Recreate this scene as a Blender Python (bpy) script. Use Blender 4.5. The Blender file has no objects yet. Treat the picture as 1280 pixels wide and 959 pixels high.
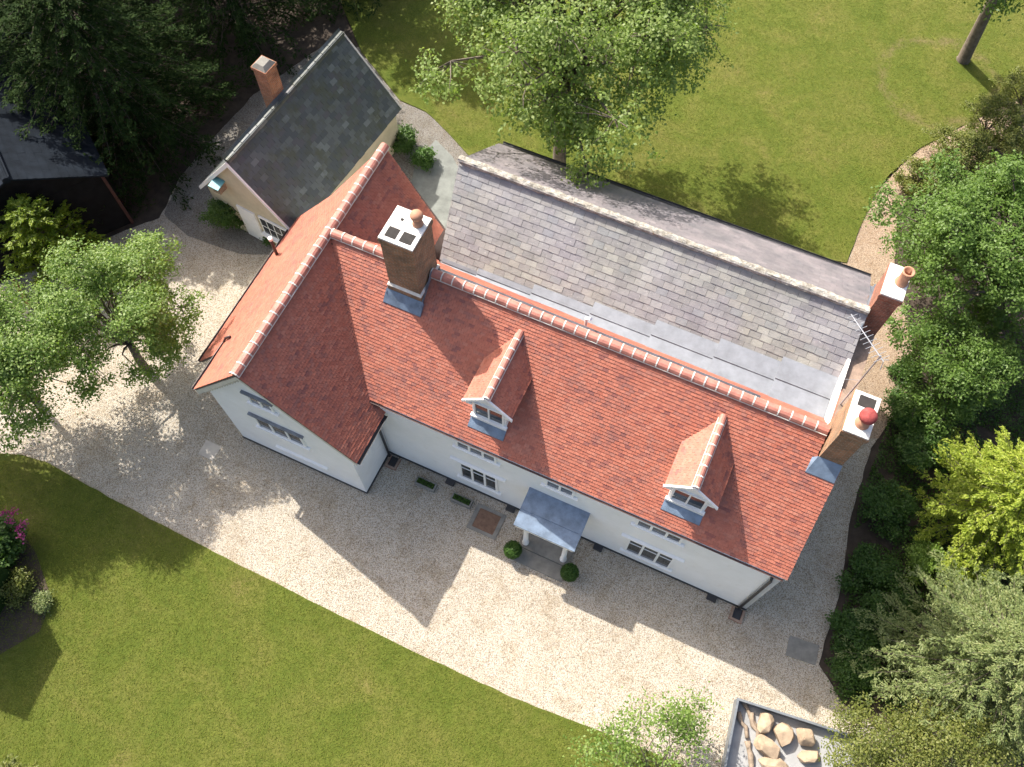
import bpy, math, random
import numpy as np
from mathutils import Vector, Matrix, noise
random.seed(7); RNG = np.random.default_rng(11)
R = math.radians
S = bpy.context.scene
COL = S.collection

# ---------------------------------------------------------------- camera, sky, sun, exposure
CAM_H, F_PX, TILT = 30.0, 1110.05, R(25.069)
cd = bpy.data.cameras.new('camera'); cam = bpy.data.objects.new('camera', cd); COL.objects.link(cam)
cam.location = (0, 0, CAM_H); cam.rotation_euler = (TILT, 0, 0)
cd.sensor_width = 36; cd.lens = 36*F_PX/1280; cd.clip_start = .1; cd.clip_end = 1000
S.camera = cam
SUN_DIR = Vector((.651, -.739, -1.0)).normalized()          # the way the light travels
w = bpy.data.worlds.new('World'); S.world = w; w.use_nodes = True
nt = w.node_tree; bg = nt.nodes['Background']
sky = nt.nodes.new('ShaderNodeTexSky'); sky.sky_type = 'NISHITA'; sky.sun_disc = False
sky.sun_elevation = math.asin(-SUN_DIR.z); sky.sun_rotation = math.atan2(-SUN_DIR.x, -SUN_DIR.y)
nt.links.new(sky.outputs[0], bg.inputs[0]); bg.inputs[1].default_value = .142
sky.dust_density = 5.0; sky.ozone_density = .4; sky.air_density = 1.0
sd = bpy.data.lights.new('sun', 'SUN'); sd.energy = 4.6; sd.angle = R(.53); sd.color = (1, .95, .87)
sun = bpy.data.objects.new('sun', sd); COL.objects.link(sun); sun.location = (-20, 25, 45)
sun.rotation_euler = SUN_DIR.to_track_quat('-Z', 'Y').to_euler()
vs = S.view_settings; vs.view_transform = 'Standard'; vs.look = 'None'; vs.gamma = 1; vs.exposure = .92; vs.use_curve_mapping = False

# ---------------------------------------------------------------- frames
FW = Vector((0, math.sin(TILT), -math.cos(TILT))); UP = Vector((0, math.cos(TILT), math.sin(TILT)))
def at(x, y, z=0.0):
    """real place, at height z, of something seen at photograph pixel x,y"""
    d = FW + Vector((1, 0, 0))*((x-640)/F_PX) - UP*((y-479.5)/F_PX)
    t = (z-CAM_H)/d.z
    return Vector((d.x*t, d.y*t, z))
PSI = R(-24.685); HO = Vector((7.773, 5.715, 0))          # house corner and bearing
HU = Vector((math.cos(PSI), math.sin(PSI), 0)); HV = Vector((-math.sin(PSI), math.cos(PSI), 0))
def hw(u, v, z=0): return HO + HU*u + HV*v + Vector((0, 0, z))

# ---------------------------------------------------------------- materials
def mat(name, build):
    m = bpy.data.materials.new(name); m.use_nodes = True
    n = m.node_tree.nodes; l = m.node_tree.links
    build(n, l, n['Principled BSDF'], n['Material Output']); return m
def N(n, t, **k):
    o = n.new('ShaderNode'+t)
    for a, b in k.items():
        if a in o.inputs: o.inputs[a].default_value = b
        else: setattr(o, a, b)
    return o
def ramp(n, l, fac, stops, interp='LINEAR'):
    r = n.new('ShaderNodeValToRGB'); cr = r.color_ramp; cr.interpolation = interp
    while len(cr.elements) < len(stops): cr.elements.new(.5)
    for e, (p, c) in zip(cr.elements, stops): e.position = p; e.color = (*c, 1)
    if fac is not None: l.new(fac, r.inputs[0])
    return r
def mix(n, l, fac, a, b, mode='MIX'):
    m = n.new('ShaderNodeMix'); m.data_type = 'RGBA'; m.blend_type = mode
    for s, v in ((0, fac), (6, a), (7, b)):
        if hasattr(v, 'default_value') or hasattr(v, 'is_linked'): l.new(v, m.inputs[s])
        elif s == 0: m.inputs[0].default_value = v
        else: m.inputs[s].default_value = (*v, 1)
    return m.outputs[2]
def noise_n(n, l, scale, detail=4, rough=.6, coord=None, dist=0):
    t = n.new('ShaderNodeTexNoise'); t.inputs['Scale'].default_value = scale; t.inputs['Detail'].default_value = detail
    t.inputs['Roughness'].default_value = rough; t.inputs['Distortion'].default_value = dist
    if coord is not None: l.new(coord, t.inputs['Vector'])
    return t.outputs['Fac']
def pos(n): return n.new('ShaderNodeNewGeometry').outputs['Position']
def objc(n): return n.new('ShaderNodeTexCoord').outputs['Object']
def bump(n, l, b, h, strength=.3, dist=.01):
    o = n.new('ShaderNodeBump'); o.inputs['Strength'].default_value = strength; o.inputs['Distance'].default_value = dist
    l.new(h, o.inputs['Height']); l.new(o.outputs[0], b.inputs['Normal'])
def math_n(n, l, op, a, b):
    m = n.new('ShaderNodeMath'); m.operation = op
    for i, v in enumerate((a, b)):
        if isinstance(v, (int, float)): m.inputs[i].default_value = v
        else: l.new(v, m.inputs[i])
    return m.outputs[0]
def island(n, l):
    g = n.new('ShaderNodeNewGeometry').outputs['Random Per Island']; o = n.new('ShaderNodeObjectInfo').outputs['Random']
    return math_n(n, l, 'FRACT', math_n(n, l, 'ADD', g, o), 0)

def simple(name, col, rough=.7, var=.25, scale=3, metal=0, fine=40, bs=.2, spec=.5):
    def b(n, l, p, o):
        c = pos(n); f = noise_n(n, l, scale, 5, .65, c)
        lo = tuple(x*(1-var) for x in col); hi = tuple(min(1, x*(1+var)) for x in col)
        r = ramp(n, l, f, [(.3, lo), (.7, hi)]); l.new(r.outputs[0], p.inputs['Base Color'])
        p.inputs['Roughness'].default_value = rough; p.inputs['Metallic'].default_value = metal; p.inputs['Specular IOR Level'].default_value = spec
        bump(n, l, p, noise_n(n, l, fine, 3, .6, c), bs, .01)
    return mat(name, b)

def m_tile(n, l, p, o):
    rnd = island(n, l); c = pos(n)
    r = ramp(n, l, rnd, [(0, (.35, .104, .062)), (.3, (.41, .138, .086)), (.6, (.37, .114, .069)), (.85, (.44, .166, .107)), (1, (.29, .085, .058))])
    patch = math_n(n, l, 'ADD', noise_n(n, l, .75, 4, .7, c, .6), math_n(n, l, 'MULTIPLY', rnd, .28))
    k = ramp(n, l, patch, [(.63, (0, 0, 0)), (.90, (.6, .6, .6))])
    col = mix(n, l, k.outputs[0], r.outputs[0], (.13, .055, .055))
    g = ramp(n, l, noise_n(n, l, 14, 4, .7, c), [(.35, (.82, .82, .82)), (.7, (1.1, 1.1, 1.1))])
    l.new(mix(n, l, 1, col, g.outputs[0], 'MULTIPLY'), p.inputs['Base Color'])
    p.inputs['Roughness'].default_value = .62
    bump(n, l, p, noise_n(n, l, 60, 2, .5, c), .25, .006)
M_TILE = mat('red clay tile', m_tile)
M_RIDGE = simple('clay ridge', (.39, .155, .115), .6, .3, 4, fine=30)
M_MORTAR = simple('lime mortar', (.62, .58, .52), .9, .15, 8)
def m_slate(n, l, p, o):
    rnd = island(n, l); c = objc(n) if False else pos(n)
    r = ramp(n, l, rnd, [(0, (.225, .222, .222)), (.16, (.25, .245, .247)), (.32, (.258, .257, .254)), (.5, (.275, .268, .256)), (.66, (.238, .232, .236)), (.8, (.295, .294, .283)), (.94, (.232, .238, .245)), (1, (.36, .36, .35))], 'CONSTANT')
    a = noise_n(n, l, .45, 3, .6, c)
    tan = ramp(n, l, a, [(.40, (1.02, .99, 1.03)), (.6, (1.0, .99, .92))])
    col = mix(n, l, 1, r.outputs[0], tan.outputs[0], 'MULTIPLY')
    lich = ramp(n, l, noise_n(n, l, 9, 6, .75, c), [(.60, (0, 0, 0)), (.68, (.7, .7, .7))])
    blot = ramp(n, l, noise_n(n, l, 1.4, 6, .75, c), [(.3, (.74, .74, .76)), (.7, (1.18, 1.18, 1.14))]); col = mix(n, l, 1, col, blot.outputs[0], 'MULTIPLY')
    col = mix(n, l, lich.outputs[0], col, (.46, .46, .43))
    moss = ramp(n, l, noise_n(n, l, 2.3, 6, .8, c), [(.68, (0, 0, 0)), (.74, (.8, .8, .8))])
    col = mix(n, l, moss.outputs[0], col, (.16, .12, .07))
    l.new(col, p.inputs['Base Color']); p.inputs['Roughness'].default_value = .55
    bump(n, l, p, noise_n(n, l, 25, 5, .7, c), .5, .012)
M_SLATE = mat('weathered slate', m_slate)
def m_slate_dark(n, l, p, o):
    rnd = island(n, l); c = pos(n)
    r = ramp(n, l, rnd, [(0, (.065, .075, .08)), (.2, (.085, .095, .10)), (.4, (.075, .085, .078)), (.6, (.105, .115, .115)), (.8, (.08, .08, .088)), (.95, (.14, .155, .155))], 'CONSTANT')
    moss = ramp(n, l, noise_n(n, l, 1.6, 6, .75, c), [(.48, (0, 0, 0)), (.66, (.85, .85, .85))])
    l.new(mix(n, l, moss.outputs[0], r.outputs[0], (.07, .075, .045)), p.inputs['Base Color'])
    p.inputs['Roughness'].default_value = .5; bump(n, l, p, noise_n(n, l, 25, 5, .7, c), .4, .01)
M_SLATE_D = mat('dark mossy slate', m_slate_dark)
def m_far(n, l, p, o):
    rnd = island(n, l); c = pos(n)
    r = ramp(n, l, rnd, [(0, (.165, .152, .156)), (.35, (.19, .172, .178)), (.7, (.178, .165, .168)), (1, (.215, .197, .20))])
    st = ramp(n, l, noise_n(n, l, 1.2, 6, .75, c), [(.35, (.72, .74, .78)), (.65, (1.25, 1.2, 1.2))])
    l.new(mix(n, l, 1, r.outputs[0], st.outputs[0], 'MULTIPLY'), p.inputs['Base Color']); p.inputs['Roughness'].default_value = .6
    bump(n, l, p, noise_n(n, l, 20, 5, .7, c), .5, .012)
M_SLATE_F = mat('purple slate', m_far)
def m_cap(n, l, p, o):
    c = pos(n)
    r = ramp(n, l, noise_n(n, l, 5, 8, .8, c), [(.3, (.12, .10, .07)), (.48, (.34, .31, .26)), (.6, (.50, .48, .43)), (.75, (.60, .59, .55))])
    org = ramp(n, l, noise_n(n, l, 1.7, 5, .7, c), [(.66, (0, 0, 0)), (.72, (.8, .8, .8))])
    l.new(mix(n, l, org.outputs[0], r.outputs[0], (.45, .24, .05)), p.inputs['Base Color']); p.inputs['Roughness'].default_value = .95
    bump(n, l, p, noise_n(n, l, 14, 8, .8, c), 1, .05)
M_CAP = mat('lichened ridge', m_cap)
M_LEAD = simple('lead sheet', (.215, .23, .255), .55, .18, 2.5, metal=.25, fine=12, bs=.25)
M_LEAD_D = simple('lead flashing', (.17, .19, .22), .45, .3, 3, metal=.3, fine=10, bs=.3)
M_LEAD_B = simple('porch lead', (.15, .20, .27), .6, .3, 3, metal=.1, fine=10, bs=.3)
def m_wall(n, l, p, o):
    c = pos(n); r = ramp(n, l, noise_n(n, l, .9, 6, .7, c), [(.3, (.78, .77, .74)), (.7, (.86, .855, .84))])
    st = ramp(n, l, noise_n(n, l, 2.2, 7, .8, c, .5), [(.58, (1, 1, 1)), (.78, (.80, .77, .70))])
    l.new(mix(n, l, 1, r.outputs[0], st.outputs[0], 'MULTIPLY'), p.inputs['Base Color']); p.inputs['Roughness'].default_value = .85
    s = n.new('ShaderNodeSeparateXYZ'); l.new(c, s.inputs[0])
    wv = math_n(n, l, 'SINE', math_n(n, l, 'MULTIPLY', s.outputs[2], 2*math.pi/.085), 0)
    h = math_n(n, l, 'ADD', math_n(n, l, 'MULTIPLY', wv, .3), noise_n(n, l, 18, 4, .7, c))
    bump(n, l, p, h, .35, .008)
M_WALL = mat('white painted brick', m_wall)
M_WHITE = simple('white joinery', (.82, .82, .80), .5, .05, 5, fine=60, bs=.05)
M_CREAM = simple('cream render', (.52, .46, .33), .85, .12, 2)
M_BARGE = simple('stone coloured barge board', (.58, .55, .47), .7, .1, 4)
M_GLASS = simple('window glass', (.035, .04, .045), .04, .3, 2, fine=2, bs=.02)
M_CURT = simple('net curtain behind glass', (.10, .11, .125), .08, .25, 9, fine=4, bs=.05)
M_BLACK = simple('black cast iron', (.025, .025, .028), .45, .3, 4)
M_BROWN = simple('brown gutter', (.07, .04, .035), .45, .3, 4)
def brick(name, a, b, mo, sc=1.0):
    def f(n, l, p, o):
        tc = n.new('ShaderNodeTexCoord'); s = n.new('ShaderNodeSeparateXYZ'); l.new(tc.outputs['Object'], s.inputs[0])
        cx = n.new('ShaderNodeCombineXYZ'); l.new(math_n(n, l, 'ADD', s.outputs[0], s.outputs[1]), cx.inputs[0]); l.new(s.outputs[2], cx.inputs[1])
        t = n.new('ShaderNodeTexBrick'); l.new(cx.outputs[0], t.inputs['Vector'])
        t.inputs['Scale'].default_value = 1; t.inputs['Brick Width'].default_value = .225; t.inputs['Row Height'].default_value = .075
        t.inputs['Mortar Size'].default_value = .008; t.inputs['Bias'].default_value = -.1
        t.inputs['Color1'].default_value = (*a, 1); t.inputs['Color2'].default_value = (*b, 1); t.inputs['Mortar'].default_value = (*mo, 1)
        st = ramp(n, l, noise_n(n, l, 2.5, 6, .75, tc.outputs['Object']), [(.3, (.5, .5, .48)), (.65, (1.2, 1.15, 1.1))])
        l.new(mix(n, l, 1, t.outputs[0], st.outputs[0], 'MULTIPLY'), p.inputs['Base Color']); p.inputs['Roughness'].default_value = .9
        h = math_n(n, l, 'SUBTRACT', noise_n(n, l, 30, 4, .7, tc.outputs['Object']), t.outputs['Fac'])
        bump(n, l, p, h, .7, .012)
    return mat(name, f)
M_BRICK = brick('weathered stack brick', (.34, .17, .085), (.22, .14, .08), (.30, .26, .20))
M_BRICK_R = brick('red stack brick', (.33, .115, .07), (.22, .085, .06), (.30, .22, .17))
M_BRICK_O = brick('orange stack brick', (.36, .15, .07), (.28, .11, .06), (.30, .24, .19))
M_POT = simple('terracotta pot', (.40, .20, .12), .75, .2, 4)
M_POTR = simple('dull red pot', (.28, .06, .055), .8, .35, 9, fine=30, bs=.4, spec=.2)
def m_fl(n, l, p, o):
    c = pos(n); r = ramp(n, l, noise_n(n, l, 3.5, 7, .75, c), [(.30, (.36, .34, .31)), (.45, (.66, .64, .60)), (.62, (.80, .79, .76))])
    l.new(r.outputs[0], p.inputs['Base Color']); p.inputs['Roughness'].default_value = .9; bump(n, l, p, noise_n(n, l, 25, 5, .7, c), .6, .02)
M_FLAUNCH = mat('weathered white flaunching', m_fl)
M_SOOT = simple('soot', (.03, .026, .024), .95, .3, 5)
def m_gravel(n, l, p, o):
    c = pos(n)
    v = n.new('ShaderNodeTexVoronoi'); v.inputs['Scale'].default_value = 42; l.new(c, v.inputs['Vector'])
    s = n.new('ShaderNodeSeparateColor'); l.new(v.outputs['Color'], s.inputs[0])
    r = ramp(n, l, s.outputs[0], [(0, (.24, .175, .115)), (.12, (.40, .325, .23)), (.3, (.55, .475, .37)), (.5, (.625, .56, .455)), (.72, (.685, .635, .545)), (.9, (.50, .46, .395)), (1, (.30, .27, .23))])
    d = ramp(n, l, v.outputs['Distance'], [(.45, (1, 1, 1)), (.95, (.55, .53, .5))])
    col = mix(n, l, 1, r.outputs[0], d.outputs[0], 'MULTIPLY')
    big = ramp(n, l, noise_n(n, l, .35, 5, .6, c), [(.3, (.90, .885, .87)), (.7, (1.06, 1.06, 1.06))])
    thin = ramp(n, l, noise_n(n, l, 1.3, 6, .7, c, .8), [(.34, (.84, .80, .74)), (.52, (1, 1, 1))]); col = mix(n, l, 1, col, thin.outputs[0], 'MULTIPLY')
    l.new(mix(n, l, 1, col, big.outputs[0], 'MULTIPLY'), p.inputs['Base Color']); p.inputs['Roughness'].default_value = .9
    v2 = n.new('ShaderNodeTexVoronoi'); v2.inputs['Scale'].default_value = 42; l.new(c, v2.inputs['Vector'])
    h = math_n(n, l, 'MULTIPLY', v2.outputs['Distance'], -1)
    bump(n, l, p, h, 1, .03)
M_GRAVEL = mat('pale pea gravel', m_gravel)
def m_lawn(n, l, p, o):
    c = pos(n)
    r = ramp(n, l, noise_n(n, l, .5, 6, .68, c, .4), [(.28, (.078, .110, .013)), (.46, (.104, .129, .019)), (.62, (.136, .142, .030)), (.80, (.185, .152, .056))])
    f = ramp(n, l, noise_n(n, l, 22, 5, .75, c), [(.3, (.74, .76, .72)), (.7, (1.22, 1.2, 1.18))])
    col = mix(n, l, 1, r.outputs[0], f.outputs[0], 'MULTIPLY')
    m2 = ramp(n, l, noise_n(n, l, 3.5, 5, .7, c), [(.35, (.82, .86, .8)), (.68, (1.14, 1.1, 1.14))])
    col = mix(n, l, 1, col, m2.outputs[0], 'MULTIPLY')
    wc = at(1172, 104)                                     # worn, dried ring in the rear lawn
    vd = n.new('ShaderNodeVectorMath'); vd.operation = 'DISTANCE'; l.new(c, vd.inputs[0]); vd.inputs[1].default_value = (wc.x, wc.y, .045)
    dist = math_n(n, l, 'ADD', vd.outputs['Value'], math_n(n, l, 'MULTIPLY', noise_n(n, l, .6, 3, .6, c), 1.6))
    ring = ramp(n, l, math_n(n, l, 'ABSOLUTE', math_n(n, l, 'SUBTRACT', dist, 3.3), 0), [(.08, (.75, .75, .75)), (.42, (0, 0, 0))])
    gate = ramp(n, l, noise_n(n, l, 1.1, 4, .7, c), [(.38, (0, 0, 0)), (.6, (1, 1, 1))])
    col = mix(n, l, mix(n, l, 1, ring.outputs[0], gate.outputs[0], 'MULTIPLY'), col, (.17, .135, .062))
    l.new(col, p.inputs['Base Color']); p.inputs['Roughness'].default_value = .9
    p.inputs['Specular IOR Level'].default_value = .2
    bump(n, l, p, noise_n(n, l, 45, 4, .8, c), .9, .04)
M_LAWN = mat('mown lawn', m_lawn)
M_GRAVEL_T = M_GRAVEL.copy(); M_GRAVEL_T.name = 'tan path gravel'
for nd in M_GRAVEL_T.node_tree.nodes:
    if nd.type == 'VALTORGB' and len(nd.color_ramp.elements) == 7:
        for e in nd.color_ramp.elements: c_ = e.color; e.color = (c_[0]*.78, c_[1]*.66, c_[2]*.58, 1)
M_SOIL = simple('bed soil', (.055, .04, .028), .95, .4, 3, fine=18, bs=.8)
M_PAVE = simple('grey paving', (.17, .18, .165), .9, .25, 2, fine=20, bs=.5)
M_SLAB = simple('pale slab', (.50, .45, .38), .9, .15, 3)
M_STONE = simple('stone slab', (.21, .20, .175), .9, .25, 3)
M_BARK = simple('bark', (.13, .105, .08), .95, .4, 6, fine=25, bs=.9)
M_LOG = simple('cut firewood', (.40, .29, .185), .85, .25, 6, fine=30, bs=.5)
M_LOGB = simple('log bark', (.26, .20, .145), .95, .35, 8, fine=25, bs=.9)
M_GALV = simple('grey trailer steel', (.20, .215, .23), .5, .2, 3, metal=.4)
M_TRFLOOR = simple('trailer floor', (.30, .30, .295), .7, .15, 3)
M_TYRE = simple('tyre rubber', (.02, .02, .02), .8, .2, 5)
M_BOARD = simple('black weatherboard', (.009, .009, .010), .9, .4, 3, spec=.15)
M_SHEDROOF = simple('blue grey felt', (.012, .016, .022), .95, .35, 2, spec=.1)
M_REDBOARD = simple('red brown board', (.06, .022, .018), .8, .3, 4)
M_TURQ = simple('turquoise paint', (.11, .34, .38), .5, .15, 6)
M_METAL = simple('aerial aluminium', (.42, .43, .45), .45, .1, 8, metal=.7)
M_MANH = simple('rusty cover', (.17, .10, .065), .85, .3, 6)
M_PLANK = simple('orange plank', (.28, .13, .04), .8, .25, 5)

def leafmat(name, a, b, c=None, trans=.35, rough=.5):
    c = c or b
    def f(n, l, p, o):
        g = n.new('ShaderNodeNewGeometry').outputs['Random Per Island']
        k = math_n(n, l, 'ADD', math_n(n, l, 'MULTIPLY', g, .55), math_n(n, l, 'MULTIPLY', noise_n(n, l, .9, 3, .6, pos(n)), .5))
        r = ramp(n, l, k, [(.15, a), (.5, b), (.85, c)])
        l.new(r.outputs[0], p.inputs['Base Color']); p.inputs['Roughness'].default_value = rough; p.inputs['Specular IOR Level'].default_value = .35 if rough < .7 else .12
        t = n.new('ShaderNodeBsdfTranslucent'); tint = mix(n, l, 1, r.outputs[0], (1.15, 1.25, .55), 'MULTIPLY'); l.new(tint, t.inputs['Color'])
        ms = n.new('ShaderNodeMixShader'); ms.inputs[0].default_value = trans
        l.new(p.outputs[0], ms.inputs[1]); l.new(t.outputs[0], ms.inputs[2]); l.new(ms.outputs[0], o.inputs[0])
    return mat(name, f)
L_ASH = leafmat('ash leaf', (.11, .17, .03), (.185, .265, .06), (.28, .34, .11), .48)
L_MAPLE = leafmat('maple leaf', (.085, .155, .028), (.165, .26, .05), (.28, .36, .11), .45)
L_GREEN = leafmat('bright green leaf', (.065, .125, .02), (.115, .195, .035), (.17, .26, .06), .42)
L_DARK = leafmat('dark yew leaf', (.013, .030, .007), (.024, .048, .011), (.045, .073, .017), .25, .8)
L_GOLD = leafmat('golden cypress', (.16, .23, .022), (.29, .36, .04), (.44, .48, .085), .42)
L_YELLOW = leafmat('yellow green cypress', (.10, .17, .012), (.18, .25, .018), (.27, .32, .03), .42)
L_BLUE = leafmat('grey green cypress', (.12, .165, .055), (.20, .25, .09), (.32, .345, .145), .4)
L_OLIVE = leafmat('olive shrub leaf', (.08, .105, .018), (.15, .175, .035), (.24, .245, .07), .42)
L_SHRUB = leafmat('mid green shrub', (.032, .075, .013), (.058, .12, .02), (.10, .175, .035), .4)
L_LIME = leafmat('lime shrub', (.09, .16, .02), (.15, .24, .035), (.2, .29, .05))
L_BOX = leafmat('box leaf', (.03, .075, .012), (.06, .13, .02), (.10, .19, .03))
L_PINK = leafmat('pink flower', (.22, .02, .12), (.35, .04, .2), (.45, .1, .3))
L_WHITEF = leafmat('pale flower', (.3, .32, .2), (.4, .4, .28), (.5, .45, .3))

# ---------------------------------------------------------------- mesh helpers
def tag(o, label=None, cat=None, group=None, kind=None):
    if label: o['label'] = label
    if cat: o['category'] = cat
    if group: o['group'] = group
    if kind: o['kind'] = kind
    return o
def empty(name, loc=(0, 0, 0), rz=0):
    e = bpy.data.objects.new(name, None); COL.objects.link(e); e.location = loc; e.rotation_euler = (0, 0, rz); e.empty_display_size = .3
    return e
def link(name, me, parent=None, m=None):
    o = bpy.data.objects.new(name, me); COL.objects.link(o)
    if m is not None and not me.materials: me.materials.append(m)
    if parent is not None: o.parent = parent
    return o
class MB:
    def __init__(s): s.v = []; s.f = []
    def add(s, vs, fs):
        k = len(s.v); s.v += [tuple(x) for x in vs]; s.f += [tuple(i+k for i in f) for f in fs]; return s
    def hexa(s, p):          # 8 points: bottom ring then top ring
        return s.add(p, [(3, 2, 1, 0), (4, 5, 6, 7), (0, 1, 5, 4), (1, 2, 6, 5), (2, 3, 7, 6), (3, 0, 4, 7)])
    def box(s, x0, x1, y0, y1, z0, z1):
        return s.hexa([(x0, y0, z0), (x1, y0, z0), (x1, y1, z0), (x0, y1, z0), (x0, y0, z1), (x1, y0, z1), (x1, y1, z1), (x0, y1, z1)])
    def prism(s, poly, d):   # polygon of 3D points pushed along d
        n = len(poly); d = Vector(d); q = [Vector(p) for p in poly]
        return s.add(q + [p+d for p in q], [tuple(range(n))[::-1], tuple(range(n, 2*n))] + [(i, (i+1) % n, (i+1) % n+n, i+n) for i in range(n)])
    def bar(s, a, b, w, h, up=(0, 0, 1)):
        a = Vector(a); b = Vector(b); d = (b-a).normalized(); x = d.cross(Vector(up)).normalized(); y = x.cross(d)
        r = [x*w/2*i + y*h/2*j for i, j in ((-1, -1), (1, -1), (1, 1), (-1, 1))]
        return s.hexa([a+k for k in r] + [b+k for k in r])
    def tube(s, pts, rad, n=8, caps=True):
        pts = [Vector(p) for p in pts]; k0 = len(s.v)
        if not isinstance(rad, (list, tuple)): rad = [rad]*len(pts)
        for i, p in enumerate(pts):
            d = (pts[min(i+1, len(pts)-1)] - pts[max(i-1, 0)]).normalized()
            x = d.cross(Vector((.31, .17, .93))).normalized() if abs(d.z) < .95 else d.cross(Vector((0, 1, 0))).normalized()
            y = d.cross(x)
            for j in range(n):
                a = 2*math.pi*j/n; s.v.append(tuple(p + (x*math.cos(a) + y*math.sin(a))*rad[i]))
        for i in range(len(pts)-1):
            for j in range(n):
                a = k0+i*n+j; b = k0+i*n+(j+1) % n; s.f.append((a, b, b+n, a+n))
        if caps: s.f.append(tuple(range(k0, k0+n))[::-1]); s.f.append(tuple(range(k0+(len(pts)-1)*n, k0+len(pts)*n)))
        return s
    def lathe(s, c, prof, n=20):   # prof list of (r,z)
        k0 = len(s.v); c = Vector(c)
        for r, z in prof:
            for j in range(n):
                a = 2*math.pi*j/n; s.v.append((c.x+r*math.cos(a), c.y+r*math.sin(a), c.z+z))
        for i in range(len(prof)-1):
            for j in range(n):
                a = k0+i*n+j; b = k0+i*n+(j+1) % n; s.f.append((a, b, b+n, a+n))
        s.f.append(tuple(range(k0+(len(prof)-1)*n, k0+len(prof)*n)))
        return s
    def mesh(s, name, m, smooth=False):
        me = bpy.data.meshes.new(name); me.from_pydata(s.v, [], s.f); me.materials.append(m)
        if smooth: me.polygons.foreach_set('use_smooth', [True]*len(me.polygons))
        me.update(); return me
    def build(s, name, m, parent=None, smooth=False): return link(name, s.mesh(name, m, smooth), parent)
def np_mesh(name, V, Q, m):
    """fast quad mesh from arrays"""
    me = bpy.data.meshes.new(name); V = np.asarray(V, np.float32); Q = np.asarray(Q, np.int32)
    me.vertices.add(len(V)); me.vertices.foreach_set('co', V.ravel())
    me.loops.add(Q.size); me.loops.foreach_set('vertex_index', Q.ravel())
    me.polygons.add(len(Q)); me.polygons.foreach_set('loop_start', np.arange(0, Q.size, 4, dtype=np.int32))
    me.materials.append(m); me.update(calc_edges=True); return me

# ---------------------------------------------------------------- roof coverings
def spans(poly, t):
    xs = []
    for (a, b), (c, d) in zip(poly, poly[1:]+poly[:1]):
        if (b <= t < d) or (d <= t < b): xs.append(a + (c-a)*(t-b)/(d-b))
    xs.sort(); return list(zip(xs[::2], xs[1::2]))
def cover(poly3, along, gauge, width, th, lap=.05, jit=.004, rng=None, gap=.005):
    """tile quads over a flat roof polygon. returns list of 8-number pieces and the frame"""
    rng = rng or random.Random(3)
    P = [Vector(p) for p in poly3]; s = Vector(along).normalized()
    nrm = Vector((0, 0, 0))
    for i in range(len(P)):
        a, b = P[i], P[(i+1) % len(P)]; nrm += a.cross(b)
    nrm.normalize()
    if nrm.z < 0: nrm = -nrm
    t = nrm.cross(s).normalized()
    if t.z < 0: t = -t
    o = P[0]; poly = [((p-o).dot(s), (p-o).dot(t)) for p in P]
    t0 = min(q[1] for q in poly); t1 = max(q[1] for q in poly); out = []
    k = 0; tt = t0
    while tt < t1-.02:
        hi = min(tt+gauge, t1-.001)
        A = spans(poly, tt+.002); B = spans(poly, hi-.002)
        if not B: B = A
        for i, (a0, a1) in enumerate(A):
            b0, b1 = B[min(i, len(B)-1)]
            lo = min(a0, b0); up = max(a1, b1); off = (k % 2)*width/2 + rng.uniform(-.06, .06)*width
            j = math.floor((lo-off)/width)
            while j*width+off < up:
                x0 = j*width+off+gap/2; x1 = x0+width-gap; j += 1
                c = lambda x, m0, m1: min(max(x, m0), m1)
                q = (c(x0, a0, a1), c(x1, a0, a1), c(x0, b0, b1), c(x1, b0, b1))
                if (q[1]-q[0]) + (q[3]-q[2]) < .05: continue
                full = abs((q[1]-q[0])-(width-gap)) < 1e-4 and abs((q[3]-q[2])-(width-gap)) < 1e-4
                out.append((q, tt+rng.uniform(-jit, jit)*1.5, tt+gauge+lap, rng.uniform(-jit, jit), full))
        tt += gauge; k += 1
    return out, (o, s, t, nrm)
def cover_mesh(pieces, fr, th, name, m, parent, kind='stuff'):
    o, s, t, n = fr; mb = MB(); rr = random.Random(5)
    for q, ta, tb, dz, full in pieces:
        P = lambda x, y, h: o + s*x + t*y + n*h
        e = rr.uniform(-.003, .003)
        v = [P(q[0], ta, .004), P(q[1], ta, .004), P(q[0], ta, th+.012+dz), P(q[1], ta, th+.012+dz+e), P(q[2], tb, .006), P(q[3], tb, .006)]
        mb.add(v, [(2, 3, 5, 4), (0, 1, 3, 2), (0, 2, 4), (1, 5, 3)])
    ob = mb.build(name, m, parent)
    if kind: ob['kind'] = kind
    return ob
def slates(poly3, along, gauge, width, th, m, parent, limit=300, key=None, rng=None):
    """the largest-showing `limit` whole slates are objects, the rest one joined part"""
    pc, fr = cover(poly3, along, gauge, width, th, lap=.06, jit=.006, rng=rng, gap=.008)
    o, s, t, n = fr; full = [p for p in pc if p[4]]; rest = [p for p in pc if not p[4]]
    full.sort(key=lambda p: key(o+s*p[0][0]+t*p[1]) if key else 0)
    rest += full[limit:]; full = full[:limit]
    w = width-.008; L = gauge+.06
    mesh = MB().add([(0, 0, .004), (w, 0, .004), (0, 0, th+.012), (w, 0, th+.012), (0, L, .006), (w, L, .006)], [(2, 3, 5, 4), (0, 1, 3, 2), (0, 2, 4), (1, 5, 3)]).mesh('slate', m)
    rr = random.Random(9)
    for q, ta, tb, dz, f in full:
        ob = link('slate', mesh, parent)
        ry = rr.uniform(-.008, .008)
        M = Matrix((s, t, n)).transposed().to_4x4(); M.translation = o+s*q[0]+t*ta+n*dz
        ob.matrix_local = M @ Matrix.Rotation(ry, 4, 'Z')
    if rest: cover_mesh(rest, fr, th, 'slate_margin', m, parent)
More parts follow.
